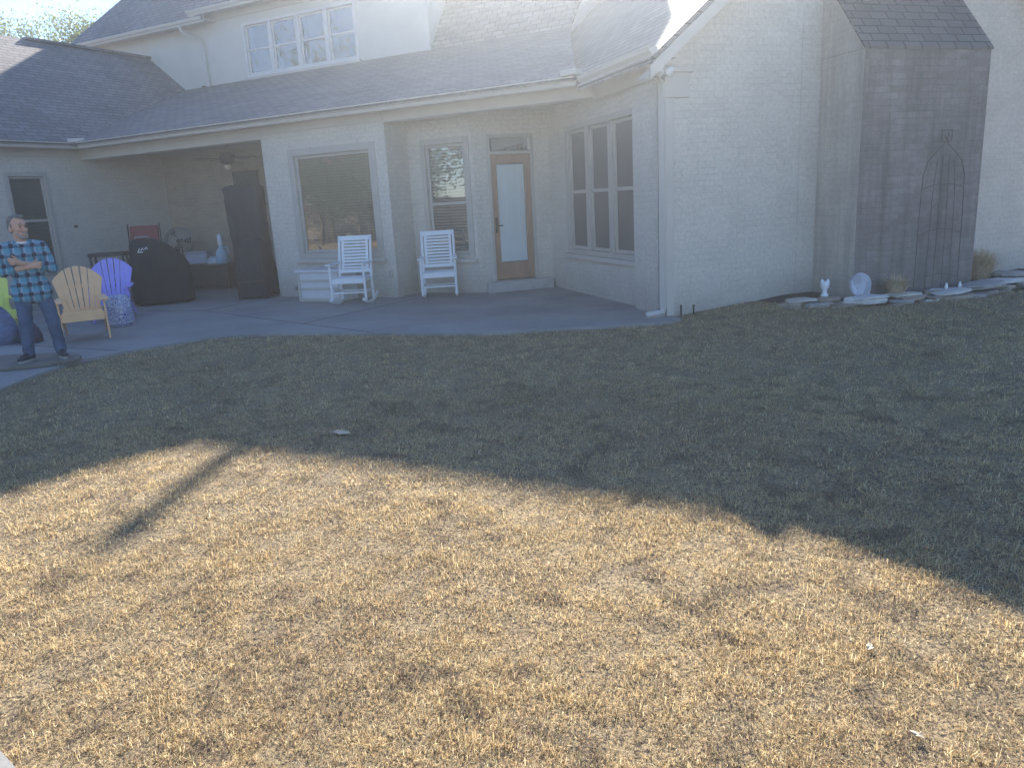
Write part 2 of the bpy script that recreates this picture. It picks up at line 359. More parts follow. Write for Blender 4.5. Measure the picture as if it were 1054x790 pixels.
pr = np.array([.26, .22, .17, .13, .08, .05, .09]); pick = rng.choice(7, N, p=pr)
cool = rng.random(N) < np.clip((patch - .52) * 1.8, 0, .6); dkp = vnoise(x, y, 8.5, 31); pick = np.where((dkp > .71) & (rng.random(N) < .75), rng.choice([4, 4, 3, 5], N), pick); pick = np.where(tb < .17, rng.choice([3, 4, 4, 5], N), pick); pick = np.where(cool, rng.choice([3, 4, 4, 1, 5], N), pick)
far = np.hypot(x, y) > 5.5; pick = np.where(far & (rng.random(N) < .14), 5, pick)  # house shade put into the colour: some far blades turned olive
colr = pal[pick] * (.78 + .42 * tb)[:, None] * (.8 + .4 * rng.random(N))[:, None]
colr = np.repeat(colr, 5, 0); colr = np.concatenate([colr, np.ones((len(colr), 1))], 1)
ca = me.color_attributes.new('blade', 'FLOAT_COLOR', 'POINT'); ca.data.foreach_set('color', colr.ravel())
mt, n, l, p = nodes('dry_grass'); at = n.new('ShaderNodeAttribute'); at.attribute_name = 'blade'
l.new(at.outputs['Color'], p.inputs['Base Color']); p.inputs['Roughness'].default_value = .6; p.inputs['Specular IOR Level'].default_value = .3
tr = n.new('ShaderNodeBsdfTranslucent'); l.new(at.outputs['Color'], tr.inputs[0]); mx = n.new('ShaderNodeMixShader'); mx.inputs[0].default_value = .45
l.new(p.outputs[0], mx.inputs[1]); l.new(tr.outputs[0], mx.inputs[2]); l.new(mx.outputs[0], n['Material Output'].inputs[0])
me.materials.append(mt); go = bpy.data.objects.new('grass', me); COL.objects.link(go)
tag(go, 'dormant straw coloured lawn grass between the camera and the patio', 'grass', kind='stuff')

# ================================================================== HOUSE
HO = Vector((-9, 12.5, 0))
house = empty('brick_house', HO, 0, 'large cream painted brick house with grey shingle roofs behind the lawn', 'house')
def hb(b, name, mat, parent=None, **k): return b.build(name, mat, parent or house, org=HO, **k)
def wall(fr, L, z1, ops=(), mat=None, thick=.2, z0=-.1, top=None):
    """vertical wall slab with openings (u0,u1,z0,z1)"""
    us = sorted({0, L, *[o[0] for o in ops], *[o[1] for o in ops]}); zs = sorted({z0, z1, *[o[2] for o in ops], *[o[3] for o in ops]})
    b = MB()
    op = lambda u, z: any(o[0] < u < o[1] and o[2] < z < o[3] for o in ops)
    for i in range(len(us) - 1):
        for j in range(len(zs) - 1):
            if op((us[i] + us[i + 1]) / 2, (zs[j] + zs[j + 1]) / 2): continue
            for d in (0, -thick):
                q = [fr(us[i], d, zs[j]), fr(us[i + 1], d, zs[j]), fr(us[i + 1], d, zs[j + 1]), fr(us[i], d, zs[j + 1])]
                b.add(q, [(0, 1, 2, 3)] if (fr.u.cross(Vector((0, 0, 1))).dot(fr.n) > 0) == (d == 0) else [(3, 2, 1, 0)])
    for (a, c_, e, g) in ops:
        for q in ([fr(a, 0, e), fr(a, 0, g), fr(a, -thick, g), fr(a, -thick, e)], [fr(c_, 0, e), fr(c_, -thick, e), fr(c_, -thick, g), fr(c_, 0, g)],
                  [fr(a, 0, g), fr(c_, 0, g), fr(c_, -thick, g), fr(a, -thick, g)], [fr(a, 0, e), fr(a, -thick, e), fr(c_, -thick, e), fr(c_, 0, e)]):
            b.add(q, [(0, 1, 2, 3)])
    for a in (0, L): b.add([fr(a, 0, z0), fr(a, 0, z1), fr(a, -thick, z1), fr(a, -thick, z0)], [(0, 1, 2, 3)])
    b.add([fr(0, 0, z1), fr(L, 0, z1), fr(L, -thick, z1), fr(0, -thick, z1)], [(0, 1, 2, 3)])
    o = hb(b, 'wall', mat or M['wall'], fix=False); return o

def window(fr, u0, u1, z0, z1, bays=1, rails=(), cas=.09, sash=.045, blind=None, sill=True, glass='glass', mull=.10, dep=.07, backdrop=.8, label=None, frame_mat='vinyl', curtain=False, rail_w=.05):
    """window in an opening u0..u1, z0..z1 : casing with sub-parts"""
    b = MB()
    for a in ((u0, u0 + cas, z0, z1), (u1 - cas, u1, z0, z1), (u0 + cas, u1 - cas, z1 - cas, z1), (u0 + cas, u1 - cas, z0, z0 + cas * .8)):
        b.fbox(fr, a[0], a[1], -dep, .022, a[2], a[3])
    iw = (u1 - u0 - 2 * cas - mull * (bays - 1)) / bays
    for i in range(1, bays):
        m0 = u0 + cas + i * iw + (i - 1) * mull; b.fbox(fr, m0, m0 + mull, -dep, .008, z0 + cas * .8, z1 - cas)
    w = hb(b, 'window', M[frame_mat], bevel=.006)
    if label: w['label'] = label
    if sill:
        b = MB(); b.fbox(fr, u0 - .05, u1 + .05, -.05, .07, z0 - .075, z0 - .003); hb(b, 'sill', M['trim'], w, bevel=.008)
    zb, zt = z0 + cas * .8 + .003, z1 - cas - .003
    for i in range(bays):
        a = u0 + cas + i * (iw + mull) + .003; c_ = a + iw - .006
        s_ = MB(); e = sash
        zr = [zb] + [zb + r_ * (zt - zb) for r_ in rails] + [zt]
        s_.fbox(fr, a, a + e, -dep + .005, -dep + .04, zb, zt); s_.fbox(fr, c_ - e, c_, -dep + .005, -dep + .04, zb, zt)
        s_.fbox(fr, a + e, c_ - e, -dep + .005, -dep + .04, zb, zb + e); s_.fbox(fr, a + e, c_ - e, -dep + .005, -dep + .04, zt - e, zt)
        for r_ in zr[1:-1]: s_.fbox(fr, a + e, c_ - e, -dep + .005, -dep + .045, r_ - rail_w / 2, r_ + rail_w / 2)
        hb(s_, 'sash', M[frame_mat], w, bevel=.004)
        g = MB(); g.add([fr(a + e, -dep + .018, zb + e), fr(c_ - e, -dep + .018, zb + e), fr(c_ - e, -dep + .018, zt - e), fr(a + e, -dep + .018, zt - e)], [(0, 1, 2, 3)])
        hb(g, 'pane', M[glass], w, fix=False)
        if blind:
            bl = MB(); k = int((zt - zb) / .05)
            for q in range(k):
                zz = zb + .02 + q * .05; dz = .026 * blind; dd = .012
                bl.add([fr(a + .01, -dep - .03 + dd, zz + dz), fr(c_ - .01, -dep - .03 + dd, zz + dz), fr(c_ - .01, -dep - .03 - dd, zz - dz), fr(a + .01, -dep - .03 - dd, zz - dz)], [(0, 1, 2, 3)])
            hb(bl, 'blind', M['blind'], w, fix=False)
        if curtain:
            cu = MB(); pts = 40
            for side in ((a, a + iw * .16), (c_ - iw * .10, c_)):
                vs = []
                for q in range(pts + 1):
                    uu = side[0] + (side[1] - side[0]) * q / pts; d_ = -dep - .1 + .015 * math.sin(q * 1.4)
                    vs += [fr(uu, d_, zb), fr(uu, d_, zt)]
                cu.add(vs, [(2 * q, 2 * q + 2, 2 * q + 3, 2 * q + 1) for q in range(pts)])
            hb(cu, 'curtain', M['curtain'], w, fix=False)
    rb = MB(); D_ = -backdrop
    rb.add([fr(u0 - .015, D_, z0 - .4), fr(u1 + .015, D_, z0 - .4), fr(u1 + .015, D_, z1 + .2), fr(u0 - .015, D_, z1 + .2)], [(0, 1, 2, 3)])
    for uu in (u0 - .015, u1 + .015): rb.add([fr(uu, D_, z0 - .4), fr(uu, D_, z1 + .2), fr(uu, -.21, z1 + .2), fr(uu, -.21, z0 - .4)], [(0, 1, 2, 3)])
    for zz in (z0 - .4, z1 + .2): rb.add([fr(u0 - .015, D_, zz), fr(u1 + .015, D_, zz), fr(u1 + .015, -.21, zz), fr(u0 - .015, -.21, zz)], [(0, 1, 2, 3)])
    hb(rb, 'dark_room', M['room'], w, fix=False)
    return w

X_, Y_ = Vector((1, 0, 0)), Vector((0, 1, 0))
# left wing wall, facing +X
fL = Fr((-15.6, 5.6, 0), Y_, X_)
wall(fL, 7.2, 3.1, [(3.5, 4.37, .66, 2.6)])
window(fL, 3.5, 4.37, .66, 2.6, 1, (.52,), .08, .04, .9, label='left wing window with lowered blinds')
# recess back and right walls
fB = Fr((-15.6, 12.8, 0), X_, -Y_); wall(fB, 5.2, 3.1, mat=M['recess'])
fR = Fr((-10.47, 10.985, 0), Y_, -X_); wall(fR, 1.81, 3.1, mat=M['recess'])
# front wall
fF = Fr((-10.47, 10.78, 0), X_, -Y_); LF = 2.74
wall(fF, LF, 3.1, [(.60, 2.52, .70, 2.62)])
window(fF, .60, 2.52, .70, 2.62, 1, (), .12, .05, .9, glass='glass_big', label='large picture window with half open blinds')
# recess step and second window wall
fS = Fr((-7.733, 10.985, 0), Y_, X_); wall(fS, .62, 3.1)
fW = Fr((-7.73, 11.42, 0), X_, -Y_)
wall(fW, 1.286, 3.1, [(.26, 1.22, .60, 2.61)])
window(fW, .26, 1.22, .60, 2.61, 1, (.47,), .09, .05, .8, label='narrow window with a half raised shade')
# door wall
fD = Fr((-6.44, 11.42, 0), G, -T)
wall(fD, 1.36, 3.1, [(.24, 1.07, .18, 2.62)])
# triple window wall
fT = Fr(C + G * .1, T, -G)
wall(Fr(C + G * .1 + T * .205, T, -G), 3.965, 3.1, [(.93 - .205, 3.40 - .205, .63, 2.64)])
window(fT, .93, 3.40, .63, 2.64, 3, (.49,), .09, .05, None, glass='screen', mull=.13, label='wide dark window of three tall bays', backdrop=1.2)
# corner column wall
fC = Fr(C, T, -G); b = MB(); b.fbox(fC, 0, .86, -.097, 0, -.1, 3.0); hb(b, 'corner_pilaster', M['wall'], bevel=.01)
# gable wall with chimney breast
PIT = .83; SR = 3.25; ZE = 3.19
def rz(s): return ZE + PIT * ((s + .14) if s <= SR else (2 * SR - s + .14))
fG = Fr(C, G, -T)
b = MB(); pts = [(0, -.1), (6.5, -.1), (6.5, rz(6.5) - .1), (SR, rz(SR) - .1), (0, rz(0) - .1)]
b.prism([fG(u, 0, z) for u, z in pts], T * .2); hb(b, 'gable_wall', M['wall'])
fE = Fr(C + G * 6.497 + T * .205, T, G); wall(fE, 9, 3.1)
# rest of the wing and the unseen back of the house
b = MB(); b.box(-22, 6, 23.9, 24.1, -.1, 3.2); b.box(-22.1, -21.9, 5.6, 24, -.1, 3.2); b.box(-22, -15.61, 5.5, 5.7, -.1, 3.2); hb(b, 'rear_wall', M['wall'])
# chimney
b = MB(); b.fbox(fG, 2.22, 4.17, 0, .75, -.1, 3.04); b.prism([fG(2.22, .75, 3.04), fG(2.22, 0, 3.04), fG(2.22, 0, 4.0)], G * 1.95); b.fbox(fG, 2.5, 3.9, -.75, -.002, 3.9, 6.8)
ch = hb(b, 'chimney', [M['chim'], M['chimside']], bevel=.008)
for p_ in ch.data.polygons:
    if abs(p_.normal.dot(G)) > .9: p_.material_index = 1
b = MB()
e0, e1 = 2.205, 4.185
q = [fG(e0, .765, 3.03), fG(e1, .765, 3.03), fG(e1, 0, 4.01), fG(e0, 0, 4.01)]; b.prism(q, (0, 0, .03))
hb(b, 'shoulder_shingles', M['roofdk'], ch)
# expansion joint / soldier edge strip on gable wall
b = MB(); b.fbox(fG, 1.93, 2.02, 0, .012, -.05, 3.45); hb(b, 'wall_joint', M['wall'])
b = MB(); b.fbox(fG, -.004, .10, 0, .02, 0, 2.92); hb(b, 'corner_board', M['trim'], bevel=.004)
b = MB(); b.fbox(fG, -.02, .32, 0, .03, 2.62, 2.9); b.fbox(fG, -.03, .36, 0, .05, 2.9, 2.96); hb(b, 'frieze_return', M['trim'], bevel=.006)

# beams, soffits
b = MB(); b.box(-15.6, -10.47, 10.78, 11.02, 2.85, 3.08); b.box(-15.6, -10.30, 10.76, 10.779, 3.0, 3.06)
hb(b, 'patio_beam', M['trim'], bevel=.008)
b = MB(); b.box(-7.729, -4.05, 10.78, 11.0, 2.90, 3.08); hb(b, 'porch_beam', M['trim'], bevel=.008)
b = MB(); b.box(-15.55, -10.5, 11.03, 12.79, 3.0, 3.06); hb(b, 'patio_ceiling', M['ceiling'])
b = MB(); b.prism([(-7.72, 11.01, 3.0), (-4.2, 11.01, 3.0), (-5.2, 12.6, 3.0), (-6.44, 12.3, 3.0), (-7.72, 11.8, 3.0)], (0, 0, .05)); hb(b, 'porch_ceiling', M['ceiling'])
b = MB()
b.prism([(-15.2, 10.42, 3.06), (-4.15, 10.42, 3.06), (-4.3, 10.778, 3.06), (-15.6, 10.778, 3.06)], (0, 0, .02))
b.prism([(-15.2, 5.4, 3.06), (-15.2, 10.42, 3.06), (-15.59, 10.778, 3.06), (-15.59, 5.4, 3.06)], (0, 0, .02))
b.prism([C - G * .33 - T * .28 + Vector((0, 0, 3.02)), C - T * .28 + Vector((0, 0, 3.02)), C + T * 2.0 + Vector((0, 0, 3.02)), C - G * .33 + T * 1.8 + Vector((0, 0, 3.02))], (0, 0, .02))
hb(b, 'soffit', M['trim'])
b = MB(); b.box(-10.46, -7.73, 10.755, 10.779, 2.92, 3.06); hb(b, 'frieze', M['trim'], bevel=.005)
b = MB(); b.fbox(fL, 0, 5.17, .001, .025, 2.9, 3.06); hb(b, 'frieze', M['trim'], bevel=.005)
b = MB(); b.fbox(fC, .02, 2.0, .001, .03, 2.86, 3.02)
hb(b, 'frieze', M['trim'], bevel=.005)

# gutters: K profile swept along the eaves
def gutter(p, q, out, name='gutter', w=.12, h=.12):
    p = Vector(p); q = Vector(q); out = Vector(out).normalized(); b = MB()
    prof = [(0, 0), (.55 * w, 0), (.62 * w, .3 * h), (.95 * w, .62 * h), (.95 * w, .86 * h), (w * 1.05, .86 * h), (w * 1.05, h), (w * .93, h), (w * .93, .9 * h), (0, .9 * h)]
    ring = lambda c: [c + out * a + Vector((0, 0, z - h)) for a, z in prof]
    b.loft([ring(p), ring(q)]); return hb(b, name, M['gutter'], fix=True)
gutter((-15.1, 10.50, 3.16), (-4.18, 10.50, 3.16), (0, -1, 0))
gutter((-15.3, 5.3, 3.16), (-15.3, 10.60, 3.16), (1, 0, 0))
gq = C - G * .26; gutter(gq - T * .30 + Vector((0, 0, 3.14)), gq + T * 1.75 + Vector((0, 0, 3.14)), -G)
b = MB(); b.box(-15.33, -15.02, 10.34, 10.62, 3.165, 3.24, rot=(0, 0, R(45))); hb(b, 'splash_guard', M['gutter'], bevel=.01)
b = MB(); b.box(-4.35, -4.05, 10.3, 10.45, 3.165, 3.24, rot=(0, 0, R(-22))); hb(b, 'splash_guard', M['gutter'], bevel=.01)

# roofs
def plate(pts, name='roof', mat='roof', th=.07):
    b = MB(); b.prism([Vector(p) for p in pts], (0, 0, -th)); return hb(b, name, M[mat])
zM = lambda y: 3.18 + .34 * (y - 10.4)
plate([(-15.25, 10.38, zM(10.38)), (-4.13, 10.38, zM(10.38)), (-6.24, 15.4, zM(15.4)), (-17.5, 15.4, zM(15.4))], 'porch_roof')
zL = lambda x: 3.18 + .765 * (-15.18 - x)
plate([(-15.18, 5.3, 3.18), (-15.18, 10.4, 3.18), (-17.46, 15.45, zL(-17.46)), (-18.65, 15.45, zL(-18.65)), (-18.65, 5.3, zL(-18.65))], 'left_wing_roof')
plate([(-18.65, 5.3, zL(-18.65)), (-18.65, 15.45, zL(-18.65)), (-22.3, 15.45, 3.05), (-22.3, 5.3, 3.05)], 'left_wing_roof')
b = MB(); b.box(-18.78, -18.52, 12.0, 15.4, zL(-18.65) - .03, zL(-18.65) + .035); hb(b, 'ridge_cap', M['roofdk'], bevel=.02)
b = MB(); b.add([(-15.2, 5.5, 3.1), (-18.65, 5.5, 5.75), (-22.1, 5.5, 3.1)], [(0, 1, 2)]); hb(b, 'left_gable_end', M['stucco'], fix=False)
def wp(s, t): return C + G * s + T * t + Vector((0, 0, rz(s)))
plate([wp(-.33, -.3), wp(SR, -.3), wp(SR, 11), wp(2.2, 11), wp(1.70, 6.84), wp(-.33, 1.82)], 'wing_roof')
plate([wp(SR, -.3), wp(6.85, -.3), wp(6.85, 11), wp(SR, 11)], 'wing_roof')
# rake boards
b = MB()
for s0, s1 in ((-.36, SR), (SR, 6.85)):
    q = [wp(s0, -.30) - Vector((0, 0, .075)), wp(s1, -.30) - Vector((0, 0, .075)), wp(s1, -.30) - Vector((0, 0, .26)), wp(s0, -.30) - Vector((0, 0, .22))]
    b.prism(q, -T * .025)
    q = [wp(s0, -.27) - Vector((0, 0, .20)), wp(s1, -.27) - Vector((0, 0, .22)), wp(s1, 0) - Vector((0, 0, .22)), wp(s0, 0) - Vector((0, 0, .20))]
    b.prism(q, (0, 0, .02))
hb(b, 'rake_board', M['trim'])

# upper storey
Zb = 4.4
fU = Fr((-21.2, 15.4, 0), X_, -Y_)
ub = -9.58 + 21.2
u_a = -15.1 + 21.2; u_b = -11.54 + 21.2
wall(fU, ub, 6.42, [(u_a, u_b, 4.92, 6.2)], M['stucco'], z0=Zb)
window(fU, u_a, u_b, 4.92, 6.2, 4, (.5,), .07, .045, None, glass='glass_up', mull=.11, frame_mat='upframe', curtain=True, label='upper storey window of four white bays', sill=True, rail_w=.045)
fV = Fr((-9.583, 15.605, 0), Y_, X_); wall(fV, 6.0, 6.42, mat=M['stucco'], z0=Zb)
b = MB(); b.fbox(fU, ub - .1, ub + .01, .001, .02, 4.7, 6.4); hb(b, 'upper_corner_trim', M['stucco'])
# upper roofs: hip block
p1 = 1.1
A = [(-21.39, 14.95, 6.42), (-15.95, 14.95, 6.42), (-15.95, 19.15, 11.04), (-17.2, 19.15, 11.04)]
plate(A, 'upper_roof')
Bz = 6.62; k = 4.15
plate([(-16.45, 14.98, Bz), (-9.2, 14.98, Bz), (-9.2 - k, 14.98 + k, Bz + p1 * k), (-16.45, 14.98 + k, Bz + p1 * k)], 'upper_roof')
plate([(-9.2, 14.98, Bz), (-9.2, 23.28, Bz), (-9.2 - k, 14.98 + k, Bz + p1 * k)], 'upper_roof')
plate([(-21.39, 14.95, 6.42), (-17.2, 19.15, 11.04), (-21.39, 23.3, 6.42)], 'upper_roof')
plate([(-17.2, 19.15, 11.04), (-13.3, 19.15, 11.1), (-9.2, 23.3, 6.4), (-21.39, 23.3, 6.4)], 'upper_roof')
b = MB(); b.box(-21.3, -15.95, 15.0, 15.4, 6.36, 6.385); b.box(-16.35, -9.25, 15.0, 15.39, 6.53, 6.56); b.box(-16.3, -9.6, 15.36, 15.39, 6.38, 6.54); b.box(-16.45, -16.3, 15.0, 15.39, 6.36, 6.58); hb(b, 'upper_soffit', M['trim'])
gutter((-21.4, 15.04, 6.43), (-16.0, 15.04, 6.43), (0, -1, 0)); gutter((-16.5, 15.06, 6.62), (-9.15, 15.06, 6.62), (0, -1, 0))
# vent on the upper roof, downspouts
b = MB(); b.tube([(-18.9, 16.1, 7.4), (-18.9, 16.1, 8.05)], .045, 10); b.tube([(-18.9, 16.1, 7.62), (-18.9, 16.1, 7.70)], [.14, .06], 10); hb(b, 'roof_vent', M['steel'], smooth=False)
def downspout(pts, w=.075, d=.06):
    b = MB(); pts = [Vector(q) for q in pts]
    b.tube(pts, w * .62, 4); return hb(b, 'downspout', M['gutter'])
downspout([(-16.85, 15.0, 6.36), (-16.85, 15.05, 6.22), (-16.5, 15.33, 5.98), (-16.47, 15.345, 5.85), (-16.44, 15.345, 4.82), (-16.44, 15.2, 4.74)])
dsx = C - G * .05 - T * .03
downspout([gq - T * .1 - G * .04 + Vector((0, 0, 3.04)), C - G * .2 + T * .0 + Vector((0, 0, 2.95)), dsx + T * .02 + Vector((0, 0, 2.78)), dsx + T * .02 + Vector((0, 0, .12)), dsx - G * .02 + Vector((0, 0, .05)), dsx - G * .22 + T * .06 + Vector((0, 0, .02))])
# roof between upper block and wing
plate([(-9.6, 15.4, zM(15.4)), (-6.24, 15.4, zM(15.4)), (-5.7, 17.6, 8.02), (-10.8, 17.6, 8.02), (-10.8, 15.9, 5.59)], 'rear_roof')
plate([(-10.8, 17.6, 8.02), (-5.7, 17.6, 8.02), (-5.0, 23, 4.4), (-10.8, 23, 4.4)], 'rear_roof')
b = MB(); b.add([(-6.24, 15.42, 4.8), (-5.72, 17.6, 7.95), (-5.0, 22.8, 4.3)], [(0, 1, 2)]); hb(b, 'rear_gable_end', M['stucco'], fix=False)
b = MB(); b.tube([(-9.72, 17.75, 6.9), (-9.72, 17.75, 8.75)], .085, 14); b.tube([(-9.72, 17.75, 8.75), (-9.72, 17.75, 8.84)], .13, 14); hb(b, 'flue_pipe', M['steel'], smooth=True)

# door
b = MB()
cz0, cz1 = .18, 2.62
b.fbox(fD, .24, .30, -.10, .015, cz0, cz1); b.fbox(fD, 1.01, 1.07, -.10, .015, cz0, cz1); b.fbox(fD, .30, 1.01, -.10, .015, 2.56, cz1); b.fbox(fD, .30, 1.01, -.10, .012, 2.29, 2.345)
dfm = hb(b, 'door_frame', M['vinyl'], bevel=.006)
g = MB(); g.fbox(fD, .302, 1.008, -.07, -.062, 2.347, 2.558); hb(g, 'transom_pane', M['glass'], dfm)
b = MB(); a0, a1, z0, z1 = .303, 1.007, .20, 2.287; st = .105
b.fbox(fD, a0, a0 + st, -.065, -.02, z0, z1); b.fbox(fD, a1 - st, a1, -.065, -.02, z0, z1); b.fbox(fD, a0 + st, a1 - st, -.065, -.02, z0, z0 + .29); b.fbox(fD, a0 + st, a1 - st, -.065, -.02, z1 - .14, z1)
dr = hb(b, 'door', M['doorwood'], bevel=.006); dr['label'] = 'stained wooden door with a full length glass pane'
g = MB(); g.fbox(fD, a0 + st, a1 - st, -.046, -.04, z0 + .29, z1 - .14); hb(g, 'pane', M['glass_tr'], dr)
bl = MB()
for q in range(66):
    zz = z0 + .31 + q * .0247; bl.add([fD(a0 + st + .004, -.055, zz + .013), fD(a1 - st - .004, -.055, zz + .013), fD(a1 - st - .004, -.050, zz - .0125), fD(a0 + st + .004, -.050, zz - .0125)], [(0, 1, 2, 3)])
hb(bl, 'blind', M['doorblind'], dr, fix=False)
b = MB(); b.tube([fD(a0 + .05, -.02, 1.12), fD(a0 + .05, .03, 1.12)], .012, 8); b.tube([fD(a0 + .05, .03, 1.12), fD(a0 + .15, .035, 1.12)], .009, 8); b.fbox(fD, a0 + .03, a0 + .07, -.019, -.012, 1.0, 1.26); hb(b, 'handle', M['metal'], dr)
b = MB(); b.fbox(fD, .1, 1.3, -.1, .16, -.02, .172); hb(b, 'door_step', plain('step_masonry', (.42, .40, .37), .85, .12, 6), bevel=.015)
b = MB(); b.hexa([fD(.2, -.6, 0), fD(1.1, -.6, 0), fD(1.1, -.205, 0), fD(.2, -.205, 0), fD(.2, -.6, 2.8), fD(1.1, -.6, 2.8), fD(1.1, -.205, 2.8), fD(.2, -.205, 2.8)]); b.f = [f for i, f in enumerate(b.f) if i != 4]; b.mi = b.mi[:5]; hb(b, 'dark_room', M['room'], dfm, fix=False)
# floodlight
b = MB(); fl = C - G * .10 - T * .06
b.tube([fl + Vector((0, 0, 2.99)), fl + Vector((0, 0, 2.93))], .05, 12)
fo = hb(b, 'floodlight', M['white'], smooth=False)
for sg in (-1, 1):
    b = MB(); c0 = fl + Vector((0, 0, 2.93)); ax = (-T * .8 - Vector((0, 0, .35)) + G * .55 * sg).normalized()
    b.tube([c0, c0 + ax * .05, c0 + ax * .09, c0 + ax * .15], [.02, .028, .05, .06], 14)
    hb(b, 'lamp_head', M['white'], fo, smooth=True)
# small fittings on the walls
b = MB(); b.fbox(fF, 2.6, 2.66, .0, .04, .35, .47); hb(b, 'outlet_box', M['vinyl'], bevel=.004)
b = MB(); b.fbox(fF, .42, .46, .0, .03, .12, .2); hb(b, 'outlet_box', M['steel'], bevel=.004)
b = MB(); b.fbox(fW, .12, .20, .0, .04, .36, .48); hb(b, 'outlet_box', M['vinyl'], bevel=.004)
b = MB(); b.tube([fL(4.77, 0, 1.5), fL(4.77, .06, 1.5)], .025, 10); hb(b, 'hose_tap', M['metal'])
b = MB(); b.tube([fG(.18, .05, 0), fG(.18, .05, .13)], .012, 8); hb(b, 'pipe_stub', M['metal'])
b = MB(); b.tube([fU(4.55, 0, 4.86), fU(4.55, .09, 4.86)], .045, 10); hb(b, 'wall_vent', M['metal'])

# ================================================================== PATIO THINGS
# tree beyond the roof and reflected scenery
def leaf_mat(name, ca, cb):
    mt, n, l, p = nodes(name); oi = n.new('ShaderNodeTexCoord')
    f = noise(n, l, oi.outputs['Object'], 3, 3); r = ramp(n, [(.3, ca), (.7, cb)]); l.new(f, r.inputs[0]); l.new(r.outputs[0], p.inputs['Base Color'])
    p.inputs['Roughness'].default_value = .5
    tr = n.new('ShaderNodeBsdfTranslucent'); l.new(r.outputs[0], tr.inputs[0]); mx = n.new('ShaderNodeMixShader'); mx.inputs[0].default_value = .5
    l.new(p.outputs[0], mx.inputs[1]); l.new(tr.outputs[0], mx.inputs[2]); l.new(mx.outputs[0], n['Material Output'].inputs[0]); return mt
M['bark'] = plain('bark', (.13, .10, .075), .9, .3, 8, bmp=.5)
def tree(loc, H, cr, nleaf, ls, mat, label, rad=.22, bare=False, clumps=40, name='tree'):
    t = empty(name, loc, 0, label, 'tree'); rn = random.Random(int(H * 100)); b = MB()
    b.tube([(0, 0, 0), (.1, .05, H * .3), (-.05, .1, H * .6), (0, 0, H * .85)], [rad, rad * .75, rad * .5, rad * .12], 10)
    tips = []
    for i in range(26):
        z0 = H * (.3 + .5 * rn.random()); a = rn.random() * 6.28; L = cr * (.55 + .5 * rn.random())
        e = Vector((math.cos(a) * L, math.sin(a) * L, z0 + L * (.35 + .5 * rn.random()))); m_ = Vector((e.x * .45, e.y * .45, z0 + (e.z - z0) * .35))
        b.tube([(0, 0, z0), m_, e], [rad * .3, rad * .18, rad * .04], 6); tips += [e, m_]
        for j in range(5):
            e2 = e + Vector((rn.gauss(0, 1), rn.gauss(0, 1), abs(rn.gauss(0, 1)))) * cr * .22
            b.tube([m_.lerp(e, .5 + .1 * j), e2], [rad * .08, rad * .02], 4); tips.append(e2)
    b.build('trunk', M['bark'], t, smooth=True)
    if bare: return t
    g = np.random.default_rng(int(H * 10)); cs = np.array([tips[rn.randrange(len(tips))][:] for _ in range(clumps)]) + g.normal(0, cr * .12, (clumps, 3))
    ci = g.integers(0, clumps, nleaf); pc_ = cs[ci] + g.normal(0, cr * .17, (nleaf, 3)); n1 = g.normal(0, 1, (nleaf, 3)); n1 /= np.linalg.norm(n1, axis=1)[:, None]
    n2 = np.cross(n1, g.normal(0, 1, (nleaf, 3))); n2 /= np.linalg.norm(n2, axis=1)[:, None]
    sc = ls * (.6 + .8 * g.random(nleaf))[:, None]
    vv = np.stack([pc_ - n1 * sc, pc_ + n2 * sc * .45, pc_ + n1 * sc, pc_ - n2 * sc * .45], 1).reshape(-1, 3)
    me = bpy.data.meshes.new('crown'); me.from_pydata(vv.tolist(), [], [(4 * i, 4 * i + 1, 4 * i + 2, 4 * i + 3) for i in range(nleaf)]); me.materials.append(mat)
    o = bpy.data.objects.new('crown', me); COL.objects.link(o); o.parent = t; return t
M['leafy'] = leaf_mat('spring_leaves', (.10, .14, .01), (.26, .28, .03))
M['leafg'] = leaf_mat('hedge_leaves', (.04, .07, .02), (.10, .13, .045))
M['leafp'] = leaf_mat('pink_blossom', (.30, .12, .12), (.42, .22, .20))
tree((-27.0, 18.5, 0), 8.15, 1.9, 42000, .055, M['leafy'], 'yellow green tree top showing above the left wing roof', clumps=130)
tree((-32.2, 15.9, 0), 8.0, 2.6, 0, .1, None, 'bare twiggy tree at far left above the roof ridge', bare=True, name='bare_tree')
tree((-24.5, -7.5, 0), 6.0, 2.6, 9000, .09, M['leafp'], 'pink blossoming tree reflected in the large picture window', rad=.12, name='blossom_tree')
tree((-19.5, -3.2, 0), 2.6, 1.7, 9000, .06, M['leafg'], 'low green shrub in front of the plank fence reflected low in the large window', rad=.08, name='shrub')
tree((-24.0, -6.2, 0), 2.9, 2.0, 9000, .06, M['leafg'], 'broad green shrub under the blossoming tree reflected in the large window', rad=.08, name='shrub')
tree((-27.5, -6.5, 0), 3.2, 2.2, 9000, .07, M['leafg'], 'tall green shrub at the left of the large window reflection', rad=.08, name='shrub')
tree((-21.5, -7.5, 0), 3.4, 2.2, 9000, .07, M['leafg'], 'rounded green shrub reflected behind the narrow window shade', rad=.08, name='shrub')
fe = empty('wooden_fence', (-24, -11, 0), 0, 'plank fence at the garden edge reflected in the windows', 'fence')
b = MB()
for i in range(130): b.box(-16 + i * .25, -16 + i * .25 + .235, -.01, .01, .03, 1.85 + .01 * math.sin(i * 7))
b.build('plank', plain('fence_wood', (.13, .105, .08), .85, .25, 3), fe)
for i in range(14): b = MB(); b.box(-16 + i * 2.4, -15.91 + i * 2.4, .02, .11, 0, 1.9); b.build('post', M['bark'], fe)
tree((-33, -12, 0), 10, 4.6, 9000, .15, M['leafg'], 'dark green tree behind the far end of the plank fence reflected in the glass', clumps=60)
